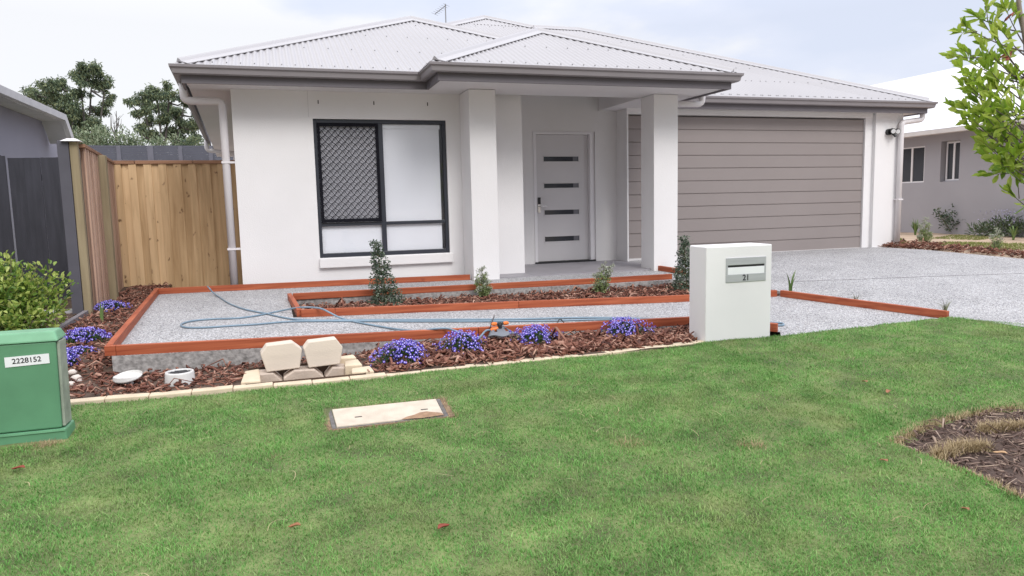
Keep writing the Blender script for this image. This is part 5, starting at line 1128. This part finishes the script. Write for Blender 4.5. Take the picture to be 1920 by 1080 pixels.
mb = MB(); mb.hexa([(c[0]-0.075, c[1]-0.09, 1.656), (c[0]+0.10, c[1]-0.09, 1.656), (c[0]+0.10, c[1]+0.06, 1.656), (c[0]-0.075, c[1]+0.06, 1.656), (c[0]-0.03, c[1]-0.03, 1.685), (c[0]+0.05, c[1]-0.03, 1.685), (c[0]+0.05, c[1]+0.03, 1.685), (c[0]-0.03, c[1]+0.03, 1.685)])
mb.build('post_cap', pipe_m, fs_)
c = fpt(-0.03, -0.125); gpst = MB().box(c[0]-0.05, c[0]+0.05, c[1]-0.040, c[1]+0.03, -0.4, 1.665).build('painted_post', greypost_m, None, (c[0], c[1], -0.2), bevel=0.004)
tag(gpst, 'dark grey painted fence post standing against the tall timber post', 'post')
fb = thing('back_paling_fence', (-0.9, 1.5, -0.1), 'tan pine paling fence with red brown cap rail joining side fence and house', 'fence')
mb = MB(); x = -1.72; k = 0
while x < -0.03:
    w_ = 0.112 if k % 2 == 0 else 0.098; yy = 1.494 if k % 2 == 0 else 1.468; z0 = -0.30 if x < -1.42 else -0.205+rng.normal(0, 0.006)
    mb.box(x, x+w_, yy, yy+0.016, z0, 1.60); x += 0.094; k += 1
mb.build('paling_panel', pine_m, fb)
mb = MB()
for x0, x1 in ((-1.64, -1.36), (-1.35, -0.62), (-0.615, 0.0)): mb.box(x0, x1, 1.455, 1.545, 1.602, 1.648)
mb.build('cap_rail', capw_m, fb, bevel=0.004)
nf = thing('dark_fence', (-2.4, 0.4, -0.1), 'dark charcoal paling fence between the grey house and the painted post', 'fence')
mb = MB(); x = -1.53; k = 0
while x > -3.9:
    w_ = 0.165; gap = 0.022 if k == 5 else 0.003; yy = 0.40+0.012*(k % 2); pk = 1.62+(0.02 if k == 6 else rng.normal(0, 0.003))
    mb.box(x-w_, x, yy, yy+0.018, -0.16, pk)
    if k == 6: mb.prism([(x-w_*0.75, yy, pk), (x-w_*0.2, yy, pk), (x-w_*0.45, yy, pk+0.035)], (0, 0.018, 0))
    x -= w_+gap; k += 1
mb.build('paling_panel', darkfence_m, nf)
mb = MB(); mb.box(-2.36, -1.52, 0.425, 0.46, 0.2, 0.27); mb.box(-2.36, -1.52, 0.425, 0.46, 1.35, 1.42); mb.build('rail', darkfence_m, nf)
bfz = thing('slat_screen', (-3.0, 14.0, 0.5), 'dark blue grey slatted screen fence with posts far behind the paling fence', 'fence')
mb = MB(); z = 0.9
while z < 2.86: mb.box(-6.0, -0.3, 14.0, 14.025, z, z+0.062); z += 0.066
mb.build('slat_panel', M('blue_grey_slats', (0.085, 0.088, 0.115), 0.6, 0.08), bfz)
for x in (-5.4, -4.55, -3.76, -2.93, -2.13, -1.3):
    w_ = 0.055 if x != -2.93 else 0.08; MB().box(x-w_, x+w_, 13.97, 13.995, -0.6, 2.87).build('post', M('grey_screen_post', (0.13, 0.13, 0.16), 0.6), bfz)
# grey timber edging of the neighbour's bed
o = MB().bar((-1.455, -1.24, -0.12), (-1.41, -2.95, -0.12), 0.045, 0.085).build('grey_edging', M('weathered_edging', (0.20, 0.18, 0.19), 0.85, 0.2, 12), None, (-1.43, -2.0, -0.12), bevel=0.004)
tag(o, 'weathered grey edging board dividing the two mulch beds on the left', 'edging board')
o = MB().bar((-1.48, -1.24, -0.12), (-2.2, -1.22, -0.12), 0.04, 0.09).build('grey_edging', M('pale_edging', (0.42, 0.42, 0.44), 0.8, 0.1), None, (-1.8, -1.2, -0.12), bevel=0.004)
tag(o, 'pale grey edging strip across the back of the bush bed', 'edging board')

# ------------------------------------------------------------------ neighbouring houses
ln = thing('neighbour_house', (-5.5, 3.0, -0.2), 'grey rendered house with white eaves cut off by the left edge', 'house', 'neighbouring houses')
mb = MB(); mb.add([(-3.4, -2.5, -0.3), (-3.4, 6.15, -0.3), (-3.4, 6.15, 2.50), (-3.4, 5.75, 2.62), (-3.4, -2.5, 2.62), (-9, -2.5, -0.3), (-9, 6.15, -0.3), (-9, 6.15, 2.50), (-9, 5.75, 2.62), (-9, -2.5, 2.62)],
               [(0, 1, 2, 3, 4), (9, 8, 7, 6, 5), (1, 6, 7, 2), (0, 4, 9, 5), (2, 7, 8, 3), (3, 8, 9, 4), (0, 5, 6, 1)]); mb.build('wall', lgrey_m, ln)
E1 = [(-3.0, -2.6), (-3.0, 5.28), (-2.985, 5.62)]; Zs = [2.70, 2.70, 2.33]
def eave(prof, mat, nm): return MB().sweep([[(x+dx, y, z+dz) for dx, dz in prof] for (x, y), z in zip(E1, Zs)], None).build(nm, mat, ln)
eave([(0.0, 0.0), (-0.02, -0.10), (-0.09, -0.105), (-0.09, 0.0)], M('white_gutter_paint', (0.66, 0.65, 0.67), 0.4), 'gutter')
eave([(-0.09, -0.06), (-0.09, -0.115), (-0.395, -0.115), (-0.395, -0.06)], M('pale_soffit', (0.60, 0.59, 0.62), 0.7), 'soffit')
mb = MB(); mb.add([(-3.05, -2.6, 2.68), (-3.05, 5.25, 2.68), (-6.2, 2.1, 3.95), (-6.2, -2.6, 3.95), (-9.3, 5.25, 2.68), (-9.3, -2.6, 2.68)], [(0, 1, 2, 3), (1, 4, 2), (2, 4, 5, 3)]); mb.build('roof', whiteroof_m, ln)
rn = thing('neighbour_house', (18.0, 4.0, 0.0), 'grey rendered house with white metal roof and two white framed windows, on the right', 'house', 'neighbouring houses')
rx = 16.0
def hw_(z): return z
mb = MB(); w = mb.box
wins = [(4.685, 5.75, 1.245, 2.15, 0.0), (3.74, 4.17, 1.265, 2.19, 0.10)]
w(rx, rx+0.2, -6, 3.70, -0.3, 2.42); w(rx, rx+0.2, 3.70, 4.22, -0.3, 1.24); w(rx, rx+0.2, 3.70, 4.22, 2.215, 2.42); w(rx, rx+0.2, 4.22, 4.685, -0.3, 2.42); w(rx, rx+0.2, 4.685, 5.75, -0.3, 1.245); w(rx, rx+0.2, 4.685, 5.75, 2.15, 2.42); w(rx, rx+0.2, 5.75, 13, -0.3, 2.42)
w(rx+0.2, 26, 12.8, 13, -0.3, 2.42); w(rx+0.2, 26, -6, -5.8, -0.3, 2.42); mb.build('wall', greywall_m, rn)
for (y0, y1, z0, z1, d) in wins:
    xx = rx+0.02+d; mb = MB(); f = mb.box; t_ = 0.032; ym = (y0+y1)/2-(0.0 if d else 0.13)
    f(xx, xx+0.05, y0, y0+t_, z0, z1); f(xx, xx+0.05, y1-t_, y1, z0, z1); f(xx, xx+0.05, y0+t_, y1-t_, z0, z0+t_); f(xx, xx+0.05, y0+t_, y1-t_, z1-t_, z1); f(xx, xx+0.05, ym-t_*0.8, ym+t_*0.8, z0+t_, z1-t_)
    wn = mb.build('window', trim_m, rn); MB().box(xx+0.02, xx+0.03, y0+t_, y1-t_, z0+t_, z1-t_).build('pane', glassdark_m, wn)
    if d: MB().box(rx+0.1, rx+0.19, 3.70, 4.22, z0-0.03, z0-0.001).build('sill', greywall_m, wn)
mb = MB(); mb.sweep([[(15.5, y, 2.47), (15.515, y, 2.375), (15.60, y, 2.365), (15.60, y, 2.47)] for y in (-6.4, 13.4)], None); mb.build('gutter', M('white_gutter', (0.70, 0.67, 0.66), 0.45), rn)
MB().box(15.60, 16.0, -6.3, 13.3, 2.395, 2.42).build('soffit', M('off_white_soffit', (0.62, 0.60, 0.61), 0.7), rn)  # soffit in one even off-white
mb = MB(); k = 0.42; mb.add([(15.53, -6.4, 2.48), (15.53, 13.4+4, 2.48), (21.4, 17.4, 2.48+k*5.87), (21.4, -6.4, 2.48+k*5.87), (27.3, 17.4, 2.48), (27.3, -6.4, 2.48)], [(3, 2, 1, 0), (2, 3, 5, 4)])
mb.build('roof', whiteroof_m, rn)
# plants of the side garden
def zg2(x, y): return zgar(x, y)
p = gp(1797, 437, zg2)
leafbush('side_bush', (p[0]-0.3, p[1]-0.1, -0.03), [(0, 0, 0.30, 0.24, 0.28), (0.26, 0.05, 0.50, 0.15, 0.17), (-0.18, 0.25, 0.46, 0.14, 0.13), (0.02, 0, 0.62, 0.10, 0.12), (0.12, -0.15, 0.30, 0.22, 0.2), (-0.30, 0.2, 0.56, 0.10, 0.08), (0.36, -0.2, 0.48, 0.12, 0.12)], 620, 0.07, 0.032, MI('dull_green_leaves', [(0.05, 0.085, 0.055), (0.09, 0.14, 0.085), (0.17, 0.21, 0.14)], 0.5), 'dark green rounded bush against the grey neighbouring wall', 'bush')
p = gp(1895, 440, zg2)
o = leafbush('lavender_clump', (p[0]-0.75, p[1]-0.35, -0.05), [(0, 0, 0.22, 0.40, 0.2), (0.4, -0.2, 0.22, 0.35, 0.2), (-0.3, 0.2, 0.15, 0.3, 0.14)], 900, 0.12, 0.02, MI('grey_green_leaves', [(0.06, 0.10, 0.05), (0.12, 0.17, 0.09), (0.20, 0.24, 0.15)], 0.6), 'grey green clump with pale lilac flowers at the right edge', 'plant')
q = wpos(o); n = 260; P = np.array(q)+np.column_stack([rng.normal(0.15, 0.36, n), rng.normal(-0.05, 0.22, n), rng.uniform(0.32, 0.62, n)]); V, Fq = leafmesh(P, rng.normal(size=(n, 3)), 0.035, 0.022); npmesh('flowers', V, Fq, MI('lilac_flowers', [(0.30, 0.28, 0.42), (0.50, 0.47, 0.62)], 0.6), o)
grevillea(1733, 462, [(0.02, 0, 0.52), (-0.08, 0.03, 0.40), (0.10, 0, 0.42), (0.0, 0.05, 0.30), (0.14, 0, 0.24), (-0.13, 0, 0.2)], zg2, 'yellow green feathery seedling in the driveway strip near the house corner', 40, 1.2, 'seedlings along the driveway edge')
grevillea(1868, 478, [(0.0, 0, 0.42), (0.09, 0.0, 0.30), (-0.08, 0.02, 0.32), (0.05, 0.05, 0.2)], zg2, 'thin pale seedling in the driveway strip near the right edge', 26, 1.1, 'seedlings along the driveway edge')
strap(1716, 441, zg2, 40, 0.42, 0.03, 'clump of strappy leaves with white flowers beyond the driveway', 0.8, strap_m)
strap(1900, 450, zg2, 24, 0.36, 0.03, 'strappy leaved clump below the lilac flowers at the right edge', 0.8, strap_m)

# ------------------------------------------------------------------ fallen leaves on the lawn
def fallen(px, py, s, label, roll=0.5, mat=None):
    p = gp(px, py, zlawn, 0.02); a = rng.uniform(0, 6.28); R_ = []
    for i in range(7):
        u = i/6-0.5; w_ = s*0.30*math.sqrt(max(0.02, 1-(2*u)**2)); ring = []
        for j in range(7):
            v_ = (j/6-0.5)*2; x = u*s; y = w_*v_*(1-0.3*roll*abs(v_)); z = roll*0.5*w_*v_*v_*1.2+0.004*math.sin(u*5)
            ring.append(Vector((p[0]+x*math.cos(a)-y*math.sin(a), p[1]+x*math.sin(a)+y*math.cos(a), p[2]+0.004+z)))
        for q in ring[::-1]: ring.append(q-Vector((0, 0, 0.0012)))
        R_.append(ring)
    return tag(MB().sweep(R_, None).build('fallen_leaf', mat or deadleaf_m, None, tuple(p), smooth=True), label, 'leaf', 'fallen leaves on the lawn')
fallen(552, 988, 0.050, 'curled orange leaf on the lawn below the pit cover, at the bottom left', 0.9)
fallen(832, 989, 0.062, 'red brown crumpled leaf on the lawn near the bottom middle', 0.8, redleaf_m)
fallen(1810, 955, 0.040, 'orange leaf on the lawn below the tree bed', 0.6)
fallen(1621, 716, 0.055, 'brown leaf on the upper lawn in front of the apron', 0.6)
fallen(34, 879, 0.065, 'red leaf on the lawn below the green cabinet', 0.6, redleaf_m)
fallen(1657, 864, 0.048, 'pale orange leaf on the lawn beside the tip of the tree bed', 0.5)
fallen(1665, 735, 0.055, 'narrow brown leaf on the lawn above the tree bed', 0.8)
fallen(1875, 850, 0.060, 'tan leaf lying on the mulch of the tree bed', 0.5, M('tan_leaf', (0.45, 0.28, 0.15), 0.7))
